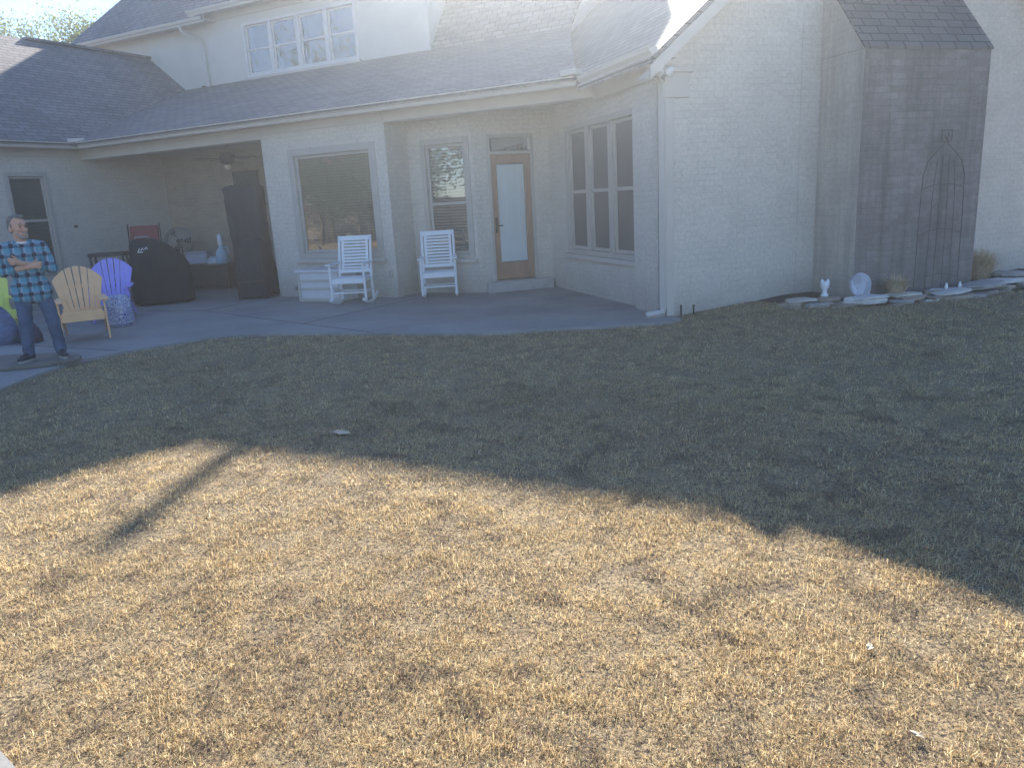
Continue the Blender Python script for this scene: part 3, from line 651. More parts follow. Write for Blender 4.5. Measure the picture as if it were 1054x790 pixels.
tree((-21, -14, 0), 9, 4.4, 9000, .15, M['leafg'], 'bushy green tree beside the pink blossoming tree reflected in the narrow window', clumps=60)
# --- Adirondack chairs (front faces local -Y)
def adirondack(loc, rz_, mat, label):
    t = empty('adirondack_chair', loc, rz_, label, 'chair', 'painted adirondack chairs on the patio'); t.scale = (.88, .95, 1.0)
    tilt = R(24); piv = Vector((0, .22, .24)); mm = Matrix.Rotation(-tilt, 3, 'X')
    n_ = 7
    for i in range(n_):
        k = i - 3; a = R(k * 3.6); Ls = .80 - .018 * k * k
        x0 = k * .062; x1 = x0 + math.sin(a) * Ls * 1.05
        w0, w1 = .0265, .0475; b = MB()
        arc_z = lambda q: .80 - .20 * (abs(q) / .36) ** 2.1
        tp = [Vector((x0 - w0, 0, 0)), Vector((x0 + w0, 0, 0)), Vector((x1 + w1, 0, arc_z(x1 + w1) - .006)), Vector((x1 + w1 * .8, 0, arc_z(x1 + w1 * .8))), Vector((x1, 0, arc_z(x1))), Vector((x1 - w1 * .8, 0, arc_z(x1 - w1 * .8))), Vector((x1 - w1, 0, arc_z(x1 - w1) - .006))]
        b.prism([piv + mm @ q for q in tp], mm @ Vector((0, .02, 0))); b.build('back_slat', mat, t, bevel=.003)
    b = MB()
    for zz, wz in ((.16, .28), (.50, .33)):
        c = piv + mm @ Vector((0, .035, zz)); b.box(-wz, wz, c.y - .014, c.y + .014, c.z - .03, c.z + .03, rot=(-tilt, 0, 0))
    b.build('back_brace', mat, t, bevel=.003)
    for i in range(6):
        f = i / 5; yy = -.30 + f * .50; zz = .385 - .14 * f; b = MB()
        b.box(-.27, .27, yy - .042, yy + .042, zz - .01, zz + .012, rot=(R(-15), 0, 0)); b.build('seat_slat', mat, t, bevel=.003)
    b = MB(); b.box(-.285, .285, -.365, -.343, .27, .39); b.build('front_apron', mat, t, bevel=.003)
    for sx in (-1, 1):
        b = MB(); x0, x1 = (.275, .30) if sx > 0 else (-.30, -.275)
        b.prism([(x0, -.34, .27), (x0, -.34, .38), (x0, .26, .23), (x0, .62, .06), (x0, .66, 0), (x0, .56, 0), (x0, .2, .12)], (x1 - x0, 0, 0)); b.build('side_rail', mat, t, bevel=.003)
        b = MB(); xx = .315 * sx; b.box(xx - .013, xx + .013, -.34, -.25, 0, .53); b.build('leg', mat, t, bevel=.003)
        b = MB(); b.prism([(xx - .065, -.42, .53), (xx + .065, -.42, .53), (xx + .07, -.2, .53), (xx + .035, .42, .53), (xx - .02 * sx - .03, .42, .53), (xx - .06, -.1, .53)], (0, 0, .022)); b.build('armrest', mat, t, bevel=.004)
        b = MB(); b.box(xx - .011, xx + .011, -.25, -.21, .38, .53); b.build('arm_bracket', mat, t)
    return t
adirondack((-10.08, 6.58, 0), R(56), plain('orange_yellow_paint', (.92, .53, .26), .5, .08, 5), 'orange yellow adirondack chair with slatted back beside the standing man')
adirondack((-11.35, 7.95, 0), R(48), plain('lavender_paint', (.38, .33, .80), .5, .08, 5), 'lavender purple adirondack chair behind the patterned stool')
adirondack((-11.72, 6.38, 0), R(76), plain('lime_paint', (.80, .80, .18), .5, .08, 5), 'lime yellow adirondack chair cut off by the left edge, behind the man')

# --- garden stool
mt, n, l, p = nodes('blue_white_glaze'); v = coord(n, l)
w1 = n.new('ShaderNodeTexVoronoi'); w1.feature = 'DISTANCE_TO_EDGE'; w1.inputs['Scale'].default_value = 17; l.new(v, w1.inputs['Vector'])
f3 = noise(n, l, v, 24, 3); mm_ = n.new('ShaderNodeMath'); mm_.operation = 'MULTIPLY'; l.new(w1.outputs['Distance'], mm_.inputs[0]); l.new(f3, mm_.inputs[1])
r = ramp(n, [(.02, (.62, .66, .74)), (.045, (.05, .08, .35)), (.075, (.05, .08, .38)), (.11, (.60, .64, .74))]); l.new(mm_.outputs[0], r.inputs[0]); l.new(r.outputs[0], p.inputs['Base Color']); p.inputs['Roughness'].default_value = .15
M['glaze'] = mt
st_ = empty('garden_stool', (-10.56, 7.46, 0), 0, 'blue and white patterned ceramic garden stool in front of the purple chair', 'stool')
b = MB(); b.lathe([(.135, 0), (.155, .015), (.175, .08), (.195, .2), (.197, .28), (.185, .38), (.155, .455), (.15, .465), (.12, .475), (.001, .478)], seg=32); b.build('stool_body', M['glaze'], st_, smooth=True)
for zz, rr in ((.065, .176), (.405, .180)):
    b = MB()
    for k in range(28):
        a = k * 2 * math.pi / 28; b.lathe([(.001, -.008), (.008, 0), (.001, .008)], (rr * math.cos(a), rr * math.sin(a), zz), 6)
    b.build('stud_ring', M['white'], st_)

# --- covered grill
def drape(prof, asp, e, amp, seed, nz=34, n_=96):
    """fabric cover: profile rows (z, cx, rx) with vertical folds that deepen towards the hem and slack creases"""
    zs = [q[0] for q in prof]; rings = []
    for i in range(nz + 1):
        t_ = i / nz; z_ = zs[0] + (zs[-1] - zs[0]) * (1 - (1 - t_) ** 1.35); cx = float(np.interp(z_, zs, [q[1] for q in prof])); rx = float(np.interp(z_, zs, [q[2] for q in prof])); f_ = max(0, 1 - z_ / zs[-1])
        o = []
        for k in range(n_):
            a = 2 * math.pi * k / n_; c_, s_ = math.cos(a), math.sin(a); rr = (abs(c_) ** e + abs(s_) ** e) ** (-1 / e)
            fold = amp * (.25 + f_) * (mnoise.noise(Vector((c_ * 3.2 + seed, s_ * 3.2, z_ * .8))) + .5 * mnoise.noise(Vector((c_ * 8 + seed, s_ * 8, z_ * 1.5))))
            crease = amp * .45 * (.4 - abs(mnoise.noise(Vector((c_ * 2 + seed * 2, s_ * 2, z_ * 7 + c_ * 3)))))
            rr *= 1 + fold + crease; o.append(Vector((cx + rx * rr * c_, rx * asp * rr * s_, z_)))
        rings.append(o)
    return rings
def superring(cx, cy, rx, ry, z, n_=40, e=3.2, fold=0, ph=0, slant=0):
    o = []
    for k in range(n_):
        a = 2 * math.pi * k / n_; c_, s_ = math.cos(a), math.sin(a); rr = (abs(c_) ** e + abs(s_) ** e) ** (-1 / e)
        rr *= 1 + fold * (math.sin(a * 9 + ph + z * 2) * .6 + math.sin(a * 17 + ph * 2 - z * 3) * .4)
        xx = cx + rx * rr * c_; o.append(Vector((xx, cy + ry * rr * s_, z + slant * xx)))
    return o
M['cover'] = plain('black_vinyl_cover', (.008, .013, .020), .7, .3, 3, bmp=.5, spec=.2)
gr = empty('covered_grill', (-12.38, 9.74, 0), R(48), 'barbecue grill under a black cover left of the patio opening', 'grill'); gr.scale = (.92, 1, 1)
b = MB(); rings = []
for z_, cx, rx, ry, f_ in ((.03, 0, .56, .30, .035), (.2, 0, .56, .30, .03), (.5, 0, .555, .295, .02), (.72, -.01, .55, .29, .012), (.86, -.04, .50, .28, .006), (1.0, -.10, .42, .255, .004), (1.12, -.17, .33, .22, .002), (1.19, -.22, .24, .17, 0), (1.215, -.24, .16, .10, 0)):
    rings.append((z_, cx, rx))
b.loft(drape(rings, .56, 3.2, .085, 3.3)); b.build('cover', M['cover'], gr, smooth=True)
b = MB(); b.tube([(-.38, 0, 1.215), (-.36, 0, 1.25), (-.14, 0, 1.25), (-.12, 0, 1.215)], .014, 8); b.build('handle', M['steel'], gr, smooth=True)
b = MB()  # small white maker's mark: a flame like squiggle and bar
for pts in ([(-.33, -.252, 1.0), (-.29, -.251, 1.05), (-.27, -.252, 1.01), (-.24, -.250, 1.06), (-.22, -.25, 1.02)], [(-.34, -.262, .985), (-.24, -.262, .985)], [(-.20, -.255, 1.03), (-.17, -.25, 1.07), (-.15, -.255, 1.03)]):
    b.tube([Vector(q) + Vector((0, -.012, 0)) for q in pts], .009, 6)
b.build('maker_mark', M['white'], gr)
b = MB()
for sx in (-.42, .42): b.tube([(sx - .02, -.2, .045), (sx + .02, -.2, .045)], .045, 12); b.tube([(sx - .02, .2, .045), (sx + .02, .2, .045)], .045, 12)
b.build('wheel', M['metal'], gr)
# --- tall covered patio heater and lower covered stack
M['cover2'] = plain('charcoal_cover', (.012, .019, .031), .7, .3, 3, bmp=.5, spec=.2)
t = empty('covered_patio_heater', (-11.22, 10.98, 0), R(36), 'tall charcoal cover over a patio heater beside the wall end', 'heater')
b = MB(); rings = []
for z_, cx, rx, f_ in ((.02, .02, .36, .04), (.3, .02, .35, .045), (.7, .0, .335, .05), (1.1, -.02, .335, .04), (1.5, -.03, .345, .03), (1.85, -.03, .36, .02), (2.02, -.03, .365, .01), (2.07, -.03, .35, 0), (2.10, -.03, .2, 0)):
    rings.append((z_, cx, rx))
b.loft(drape(rings, .8, 3.6, .16, 8.1)); b.build('cover', M['cover2'], t, smooth=True)
b = MB(); b.lathe([(.02, 2.09), (.03, 2.12), (.001, 2.14)], seg=12); b.build('top_knob', M['metal'], t)
t = empty('covered_chairs', (-10.86, 10.52, 0), R(30), 'lower charcoal cover over stacked chairs in front of the tall covered heater', 'covered furniture')
b = MB(); rings = []
for z_, cx, rx, f_ in ((.02, 0, .27, .05), (.4, .0, .265, .05), (.8, .02, .25, .04), (.98, .05, .21, .03), (1.09, .10, .15, .01), (1.13, .12, .07, 0)):
    rings.append((z_, cx, rx))
b.loft(drape(rings, .9, 3.2, .16, 5.2)); b.build('cover', M['cover2'], t, smooth=True)
b = MB(); b.tube([(-.27, -.22, .35), (0, -.27, .33), (.27, -.23, .35)], .008, 6); b.build('cord', M['metal'], t)

# --- red sling lounge chair leaning, dark table, floor fan, table with things
t = empty('lounge_chair', (-13.55, 10.35, 0), R(40), 'folding chair with a tall dark red back behind the covered grill', 'chair')
mred = plain('dark_red_fabric', (.20, .035, .035), .75, .12, 6, bmp=.2)
b = MB(); b.box(-.27, .27, .10, .15, .48, 1.47, rot=(R(-12), 0, 0), piv=(0, .1, .48)); b.build('back_cushion', mred, t, bevel=.02)
b = MB(); b.box(-.27, .27, -.40, .12, .40, .46); b.build('seat_cushion', mred, t, bevel=.02)
for sx in (-.3, .3):
    b = MB(); b.tube([(sx, -.42, 0), (sx, -.40, .42), (sx, .12, .42), (sx, .34, 1.48)], .014, 8); b.build('side_frame', M['metal'], t, smooth=True)
    b = MB(); b.tube([(sx, .12, .42), (sx, .22, 0)], .014, 8); b.build('leg', M['metal'], t, smooth=True)
t = empty('side_table', (-13.95, 9.85, 0), R(40), 'dark high side table against the left wing wall beside the red chair', 'table')
mdk = plain('dark_brown_wood', (.05, .035, .028), .55, .2, 5)
b = MB(); b.box(-.33, .33, -.2, .2, .90, .97); b.build('table_top', mdk, t, bevel=.008)
for sx in (-.29, .29):
    for sy in (-.16, .16): b = MB(); b.box(sx - .02, sx + .02, sy - .02, sy + .02, 0, .9); b.build('leg', mdk, t)
b = MB(); b.box(-.3, .3, -.17, .17, .3, .33); b.build('shelf', mdk, t)

t = empty('drum_fan', (-14.75, 12.25, 0), R(30), 'round wire caged floor fan on a stand at the back of the patio', 'fan')
def circ(c, r_, ax='y', n_=28): return [Vector((c[0] + r_ * math.cos(2 * math.pi * k / n_), c[1], c[2] + r_ * math.sin(2 * math.pi * k / n_))) for k in range(n_ + 1)]
b = MB()
for rr, yy in ((.30, -.06), (.30, .06), (.24, -.085), (.18, -.095), (.12, -.10)): b.tube(circ((0, yy, 1.04), rr), .006 if rr < .3 else .011, 5, cap=False)
for k in range(28):
    a = k * 2 * math.pi / 28; ca_, sa_ = math.cos(a), math.sin(a)
    b.tube([(.05 * ca_, -.105, 1.04 + .05 * sa_), (.2 * ca_, -.095, 1.04 + .2 * sa_), (.30 * ca_, -.06, 1.04 + .30 * sa_), (.30 * ca_, .06, 1.04 + .3 * sa_)], .0035, 4)
b.build('cage', M['steel'], t)
b = MB()
for k in range(3):
    a = k * 2 * math.pi / 3
    pts = [Vector((math.cos(a + da) * rr, yy, 1.04 + math.sin(a + da) * rr)) for rr, da, yy in ((.05, -.2, -.03), (.26, -.25, -.045), (.27, .35, .03), (.05, .4, .03))]
    b.prism(pts, (0, .006, 0))
b.build('blade', M['metal'], t); b = MB(); b.tube([(0, -.09, 1.04), (0, .1, 1.04)], .055, 14); b.build('motor', M['metal'], t)
b = MB(); b.tube([(0, .05, 1.0), (0, .06, .05)], .02, 8); b.lathe([(.22, 0), (.22, .03), (.05, .06), (.02, .08)], (0, .06, 0), 20); b.build('stand', M['metal'], t)

t = empty('wicker_bench', (-13.62, 12.05, 0), R(10), 'dark brown wicker storage bench at the back of the covered patio', 'bench')
mwk = plain('dark_wicker', (.05, .038, .03), .6, .3, 30, bmp=.8)
b = MB(); b.box(-.62, .62, -.28, .28, .06, .47); b.build('bench_body', mwk, t, bevel=.02)
b = MB(); b.box(-.65, .65, -.31, .31, .475, .53); b.build('lid', mwk, t, bevel=.015)
for sx in (-.56, .56):
    for sy in (-.24, .24): b = MB(); b.box(sx - .03, sx + .03, sy - .03, sy + .03, 0, .06); b.build('leg', mdk, t)
t = empty('storage_box', (-13.98, 12.08, .53), R(14), 'pale plastic storage box on the left end of the wicker bench', 'box')
mlil = plain('pale_plastic', (.52, .50, .58), .5, .04, 5)
b = MB(); b.prism([(-.25, -.15, 0), (.25, -.15, 0), (.27, -.15, .24), (-.27, -.15, .24)], (0, .3, 0)); b.build('box_body', mlil, t, bevel=.03)
b = MB(); b.box(-.285, .285, -.165, .165, .243, .275); b.build('lid', mlil, t, bevel=.012)
t = empty('water_jug', (-13.2, 12.0, .53), 0, 'pale blue and white jug on the right end of the wicker bench', 'jug')
mj = plain('pale_blue_plastic', (.45, .60, .68), .4, .1, 8)
b = MB(); b.lathe([(.10, 0), (.13, .03), (.13, .22), (.10, .30), (.05, .36), (.04, .40)], seg=20); b.build('jug_body', mj, t, smooth=True)
b = MB(); b.lathe([(.05, .40), (.055, .42), (.055, .6), (.03, .64), (.001, .645)], seg=16); b.build('lid', M['white'], t, smooth=True)
b = MB(); b.tube([(.12, 0, .22), (.2, 0, .24), (.2, 0, .36), (.06, 0, .36)], .013, 8); b.build('handle', mj, t, smooth=True)
def blobcloth(name, loc, rx, ry, h, mat, label, cat, seed):
    rn = np.random.default_rng(seed); b = MB(); rings = []
    for i, (f, s_) in enumerate(((0, 1), (.3, 1.02), (.6, .85), (.85, .55), (1, .12))):
        rings.append([Vector((rx * s_ * math.cos(a) * (1 + rn.normal(0, .07)), ry * s_ * math.sin(a) * (1 + rn.normal(0, .07)), h * f * (1 + rn.normal(0, .04)))) for a in [2 * math.pi * k / 24 for k in range(24)]])
    b.loft(rings); o = b.build(name, mat, smooth=True); o.location = loc; return tag(o, label, cat)
blobcloth('towel', (-13.42, 11.95, .531), .16, .12, .17, plain('pale_towel', (.50, .58, .62), .9, .1, 8), 'crumpled pale towel beside the jug on the bench', 'towel', 3)
blobcloth('tote_bag', (-10.95, 5.98, 0), .19, .17, .50, plain('slate_blue_fabric', (.14, .17, .27), .85, .35, 9, bmp=.8, stretch=(1, 1, 3)), 'slate blue fabric bag on the patio behind the man, by the lime chair', 'bag', 5)
blobcloth('dark_pouch', (-10.62, 6.12, 0), .15, .13, .30, plain('dark_plum_fabric', (.07, .07, .11), .85, .35, 9, bmp=.8), 'small dark fabric bag seen between the man and the orange chair', 'bag', 8)
# --- ceiling fan and wall screen
t = empty('ceiling_fan', (-12.55, 11.9, 3.0), R(20), 'dark ceiling fan with a small light under the patio ceiling', 'ceiling fan')
b = MB(); b.tube([(0, 0, 0), (0, 0, -.2)], .02, 8); b.lathe([(.06, -.05), (.07, 0)], seg=14); b.build('rod', M['metal'], t)
b = MB(); b.lathe([(.05, -.18), (.13, -.20), (.16, -.27), (.15, -.38), (.08, -.43)], seg=20); b.build('motor', M['metal'], t, smooth=True)
mfb = plain('fan_blade', (.10, .07, .055), .5, .2, 5)
for k in range(5):
    b = MB(); b.prism([(.14, -.04, -.30), (.62, -.07, -.29), (.64, .0, -.30), (.62, .07, -.315), (.14, .04, -.31)], (0, 0, .01)); o = b.build('blade', mfb, t); o.rotation_euler = (0, 0, k * 2 * math.pi / 5)
b = MB(); b.lathe([(.07, -.435), (.075, -.47), (.05, -.52), (.001, -.535)], seg=16); b.build('light_shade', plain('frosted_shade', (.75, .65, .5), .4, .05, 5), t, smooth=True)
t = empty('television', (-12.95, 12.74, 2.06), 0, 'dark flat television high on the back wall of the patio', 'television')
b = MB(); b.box(-.36, .36, -.03, .03, 0, .42); b.build('casing', M['metal'], t, bevel=.006); b = MB(); b.box(-.34, .34, -.034, -.031, .02, .40); b.build('screen', plain('dark_screen', (.02, .03, .035), .12, .1, 4), t)
# --- white deck box
t = empty('deck_box', (-8.98, 10.42, 0), R(5), 'white panelled storage box under the large window behind the left rocker', 'box')
mwb = plain('offwhite_board', (.66, .64, .63), .55, .05, 5)
b = MB(); b.box(-.46, .46, -.24, .24, 0, .50); b.build('box_body', mwb, t, bevel=.008)
b = MB(); b.box(-.49, .49, -.27, .27, .503, .55); b.build('lid', mwb, t, bevel=.01)
b = MB()
for zz in (.02, .20, .34): b.box(-.44, .44, -.256, -.241, zz, zz + .045)
for xx in (-.44, .395): b.box(xx, xx + .045, -.262, -.241, .02, .49)
b.build('panel_trim', M['trim'], t, bevel=.003)

# --- rocking chairs
def rocker_proto():
    t = empty('rocking_chair', (0, 0, 0), 0, 'x', 'rocking chair', 'white rocking chairs')
    w = M['white']; bt = R(-12)
    back = lambda x, z: Vector((x, .20 + (z - .42) * math.tan(R(14)), z))
    for sx in (-1, 1):
        x0 = .27 * sx
        b = MB(); b.tube([(x0, .24, .06), back(x0, .42), back(x0, 1.10)], [.024, .024, .022], 8); b.build('rear_post', w, t)
        b = MB(); b.tube([(x0 * 1.04, -.27, .06), (x0 * 1.04, -.29, .66)], .022, 8); b.build('front_post', w, t)
        b = MB(); b.prism([(x0 * 1.04 - .045, -.36, .66), (x0 * 1.04 + .045, -.36, .66), (x0 * 1.04 + .04, .0, .66), (x0 * 1.04 + .025, .27, .66), (x0 * 1.04 - .025, .27, .66), (x0 * 1.04 - .04, .0, .66)], (0, 0, .024)); b.build('armrest', w, t, bevel=.004)
        b = MB(); Rr = 1.1; pts = []
        for k in range(15):
            a = R(-24 + 48 * k / 14 + 1); pts.append(Vector((x0 * 1.02, Rr * math.sin(a) + .02, Rr - Rr * math.cos(a) + .022)))
        ring = lambda q: [q + Vector((-.018, 0, -.022)), q + Vector((.018, 0, -.022)), q + Vector((.018, 0, .022)), q + Vector((-.018, 0, .022))]
        b.loft([ring(q) for q in pts]); b.build('rocker', w, t, bevel=.003)
        b = MB(); b.box(x0 - .012, x0 + .012, -.27, .23, .20, .225); b.build('stretcher', w, t)
        b = MB(); b.box(x0 * .93 - .012, x0 * .93 + .012, -.27, .2, .37, .425); b.build('seat_rail', w, t)
        b = MB(); c0, c1 = back(x0 * .78, .52), back(x0 * .78, 1.04); b.hexa([c0 + Vector((-.02, -.01, 0)), c0 + Vector((.02, -.01, 0)), c0 + Vector((.02, .01, 0)), c0 + Vector((-.02, .01, 0)), c1 + Vector((-.02, -.01, 0)), c1 + Vector((.02, -.01, 0)), c1 + Vector((.02, .01, 0)), c1 + Vector((-.02, .01, 0))]); b.build('back_upright', w, t)
    for k in range(9):
        z_ = .575 + k * .052; c = back(0, z_); b = MB(); b.box(-.205, .205, c.y - .008, c.y + .008, z_ - .017, z_ + .017, rot=(R(-14), 0, 0)); b.build('back_slat', w, t, bevel=.003)
    for z_, hh_ in ((1.06, .04), (.52, .028)):
        c = back(0, z_); b = MB(); b.box(-.25, .25, c.y - .012, c.y + .012, z_ - hh_, z_ + hh_, rot=(R(-14), 0, 0)); b.build('back_rail', w, t, bevel=.004)
    b = MB(); b.box(-.26, .26, -.305, -.283, .36, .43); b.build('front_rail', w, t, bevel=.004)
    for k in range(9):
        yy = -.25 + k * .054; b = MB(); b.box(-.25, .25, yy - .021, yy + .021, .427, .443); b.build('seat_slat', w, t, bevel=.003)
    b = MB(); b.box(-.26, .26, .22, .24, .18, .21); b.box(-.26, .26, -.29, -.27, .2, .22); b.build('cross_rail', w, t)
    return t
rk = rocker_proto(); rk2 = copy_tree(rk)
rk.location = (-8.12, 10.05, 0); rk.rotation_euler = (0, 0, R(22)); rk['label'] = 'white slat back rocking chair in front of the large blinded window'
rk2.location = (-6.92, 10.86, 0); rk2.rotation_euler = (0, 0, R(30)); rk2['label'] = 'white slat back rocking chair nearer the glazed door, under the narrow window'

# ================================================================== PLANTING BED
mt, n, l, p = nodes('bed_mulch'); v = coord(n, l); f2 = noise(n, l, v, 35, 6, .8)
r = ramp(n, [(.3, (.05, .038, .028)), (.7, (.17, .13, .095))]); l.new(f2, r.inputs[0]); l.new(r.outputs[0], p.inputs['Base Color']); p.inputs['Roughness'].default_value = .95; l.new(bump(n, l, f2, 1, .03), p.inputs['Normal']); M['mulch'] = mt
b = MB(); rows = []
for i in range(30):
    s_ = 1.35 + i * .2; o1 = 1.22 - .6 * math.exp(-(s_ - 1.35) ** 2 * 3)
    rows.append([fG(s_, o1 * f, .065 + .05 * (1 - f) * min(1, (s_ - 1.3) * 2) + .012 * math.sin(i * 3.1 + f * 9)) for f in (1, .8, .55, .3, 0)])
b.add([q for rr in rows for q in rr], [(i * 5 + k, (i + 1) * 5 + k, (i + 1) * 5 + k + 1, i * 5 + k + 1) for i in range(29) for k in range(4)])
tag(b.build('planting_bed', M['mulch'], smooth=True), kind='structure')
mst = {k: plain('flagstone_' + k, c, .85, .22, 5, bmp=.6) for k, c in dict(tan=(.36, .29, .22), grey=(.36, .33, .30), pale=(.56, .53, .49), brown=(.26, .21, .17), cream=(.50, .46, .40)).items()}
def stone(s_, o_, z_, L, D, h, mk, label, seed, rot=0):
    rn = random.Random(seed); n_ = rn.choice((9, 10, 12)); pts = []; L *= 1.18; D *= 1.1
    for k in range(n_):
        a = 2 * math.pi * k / n_ + rn.uniform(-.2, .2); e = 2.6; rr = (abs(math.cos(a)) ** e + abs(math.sin(a)) ** e) ** (-1 / e) * rn.uniform(.70, 1.08)
        pts.append((L / 2 * rr * math.cos(a), D / 2 * rr * math.sin(a)))
    b = MB(); rings = []
    for zz, sc in ((0, .9), (h * .25, 1), (h * .5, .94), (h * .75, 1), (h, .92)): rings.append([Vector((x_ * sc * rn.uniform(.92, 1.06), y_ * sc * rn.uniform(.92, 1.06), zz + rn.uniform(-.14, .14) * h)) for x_, y_ in pts])
    b.loft(rings); o = b.build('edging_stone', mst[mk], bevel=.004)
    o.location = fG(s_, o_, z_); o.rotation_euler = (R(rn.uniform(-2, 2)), R(rn.uniform(-2, 2)), R(45 + rot))
    tag(o, label, 'stone', 'flat stones edging the planting bed'); return o
ST = [
 (1.42, .62, .05, .34, .22, .05, 'tan', 'tan flagstone, leftmost of the lower course of bed edging', 1, 0),
 (1.66, .82, .05, .36, .24, .05, 'grey', 'grey flagstone second from the left in the lower edging course', 2, 8),
 (1.55, .60, .105, .40, .26, .035, 'cream', 'thin cream flagstone topmost at the left end of the edging', 3, -4),
 (1.90, .98, .05, .34, .24, .05, 'brown', 'brown flagstone under the front left of the pale block', 4, -12),
 (1.88, .72, .10, .30, .22, .04, 'tan', 'thin tan flagstone just left of the small white ornament', 5, 4),
 (2.22, 1.02, .07, .62, .22, .085, 'pale', 'long pale block of edging below the round stone plaque', 6, 2),
 (2.62, 1.16, .04, .34, .22, .05, 'grey', 'low grey flagstone right of the long pale block', 7, -6),
 (2.80, 1.12, .07, .40, .24, .045, 'tan', 'tan flagstone in front of the left dry grass clump', 8, 6),
 (2.72, 1.06, .115, .40, .22, .035, 'cream', 'thin cream flagstone stacked before the left dry grass clump', 9, -3),
 (3.08, 1.16, .05, .32, .24, .05, 'brown', 'brown flagstone between the left grass clump and the trellis', 10, 9),
 (3.36, 1.12, .09, .60, .30, .055, 'pale', 'whitish flat slab in front of the iron trellis', 11, -2),
 (3.40, 1.22, .03, .50, .26, .05, 'tan', 'tan flagstone below the whitish slab at the trellis', 12, 4),
 (3.84, 1.16, .04, .44, .28, .05, 'brown', 'brown flagstone right of the slab at the trellis', 13, 0),
 (4.00, 1.06, .11, .62, .40, .06, 'grey', 'broad grey flagstone overhanging the edging near the right grass clump', 14, 7),
 (4.34, 1.02, .05, .36, .28, .05, 'tan', 'tan flagstone below the broad grey one on the right', 15, -8),
 (4.56, .90, .11, .52, .34, .05, 'pale', 'pale flat stone before the right dry grass clump', 16, -10),
 (4.95, .86, .06, .42, .28, .06, 'cream', 'cream flagstone at the right picture edge, lower course', 17, 5),
 (5.05, .62, .14, .44, .30, .05, 'grey', 'grey flagstone highest up at the right picture edge', 18, 0),
 (1.30, .78, .03, .22, .16, .05, 'brown', 'small brown stone at the very left end of the bed edging', 21, 10),
 (2.02, .88, .045, .24, .18, .045, 'cream', 'small cream stone tucked between the ornament and the long pale block', 22, -8),
 (2.48, 1.20, .02, .26, .16, .045, 'brown', 'small brown stone in front of the right end of the long pale block', 23, 5),
 (2.98, 1.20, .02, .26, .16, .045, 'cream', 'small cream stone in front of the gap left of the trellis', 24, -6),
 (3.20, 1.06, .10, .24, .18, .04, 'tan', 'small tan stone behind the left end of the whitish slab', 25, 12),
 (3.72, 1.26, .02, .26, .16, .045, 'grey', 'small grey stone in front of the right end of the whitish slab', 26, 4),
 (4.22, 1.16, .02, .28, .18, .05, 'brown', 'small brown stone under the front of the broad grey one', 27, -5),
 (4.78, 1.00, .03, .26, .18, .05, 'brown', 'small brown stone below the pale flat stone on the right', 28, 8),
]
for a in ST: stone(*a)
# dry ornamental grasses
def tuft(loc, hgt, rad, n_, label):
    g = np.random.default_rng(int(hgt * 1000)); b = MB()
    for i in range(n_):
        a = g.random() * 6.28; r0 = rad * .35 * g.random() ** .5; sp_ = abs(g.normal(.35, .3)); h_ = hgt * (.6 + .5 * g.random()); w_ = .0045
        p0 = Vector((r0 * math.cos(a), r0 * math.sin(a), 0)); d_ = Vector((math.cos(a), math.sin(a), 0)); q_ = Vector((-d_.y, d_.x, 0)) * w_
        p1_ = p0 + d_ * sp_ * h_ * .4 + Vector((0, 0, h_ * .6)); p2_ = p0 + d_ * sp_ * h_ * 1.0 + Vector((0, 0, h_ * (1 - .3 * sp_)))
        b.add([p0 - q_, p0 + q_, p1_ + q_, p1_ - q_, p2_], [(0, 1, 2, 3), (3, 2, 4)])
    o = b.build('ornamental_grass', plain('dry_tuft', (.58, .45, .29), .7, .35, 30), fix=False); o.location = loc; return tag(o, label, 'plant', 'dry ornamental grass clumps by the chimney')
tuft(fG(2.70, .95, .09), .30, .22, 420, 'small dry grass clump at the foot of the chimney, left of the trellis')
tuft(fG(4.66, .42, .08), .46, .34, 900, 'large dry grass clump right of the chimney corner')
# small white ornament
o_ = empty('garden_ornament', fG(1.87, .66, .145), R(30), 'small white two armed ornament standing on the bed edging', 'ornament')
b = MB(); b.lathe([(.045, 0), (.05, .02), (.03, .04), (.028, .08), (.05, .12), (.055, .17), (.035, .19)], seg=16)
for sx in (-1, 1): b.tube([(.02 * sx, 0, .15), (.036 * sx, 0, .18), (.038 * sx, 0, .215)], [.026, .024, .014], 8)
b.build('figure', M['white'], o_, smooth=True)
# round stone plaque leaning on the wall
mt, n, l, p = nodes('mottled_stone'); v = coord(n, l); w1 = n.new('ShaderNodeTexVoronoi'); w1.inputs['Scale'].default_value = 9; l.new(v, w1.inputs['Vector'])
r = ramp(n, [(.2, (.30, .31, .34)), (.5, (.44, .45, .49)), (.8, (.56, .57, .60))]); l.new(w1.outputs['Color'], r.inputs[0]); l.new(r.outputs[0], p.inputs['Base Color']); p.inputs['Roughness'].default_value = .7
b = MB(); pts = []
for k in range(28):
    a = 2 * math.pi * k / 28; pts.append(Vector((.155 * math.cos(a) * (1 + .05 * math.sin(3 * a)), 0, .155 + .17 * math.sin(a) * (1 + .03 * math.cos(2 * a)))))
b.prism(pts, (0, .05, 0)); o = b.build('stone_plaque', mt, bevel=.015); o.location = fG(2.23, .92, .115); o.rotation_euler = (R(-10), 0, R(45)); tag(o, 'round mottled grey stone plaque leaning at the left corner of the chimney', 'plaque')
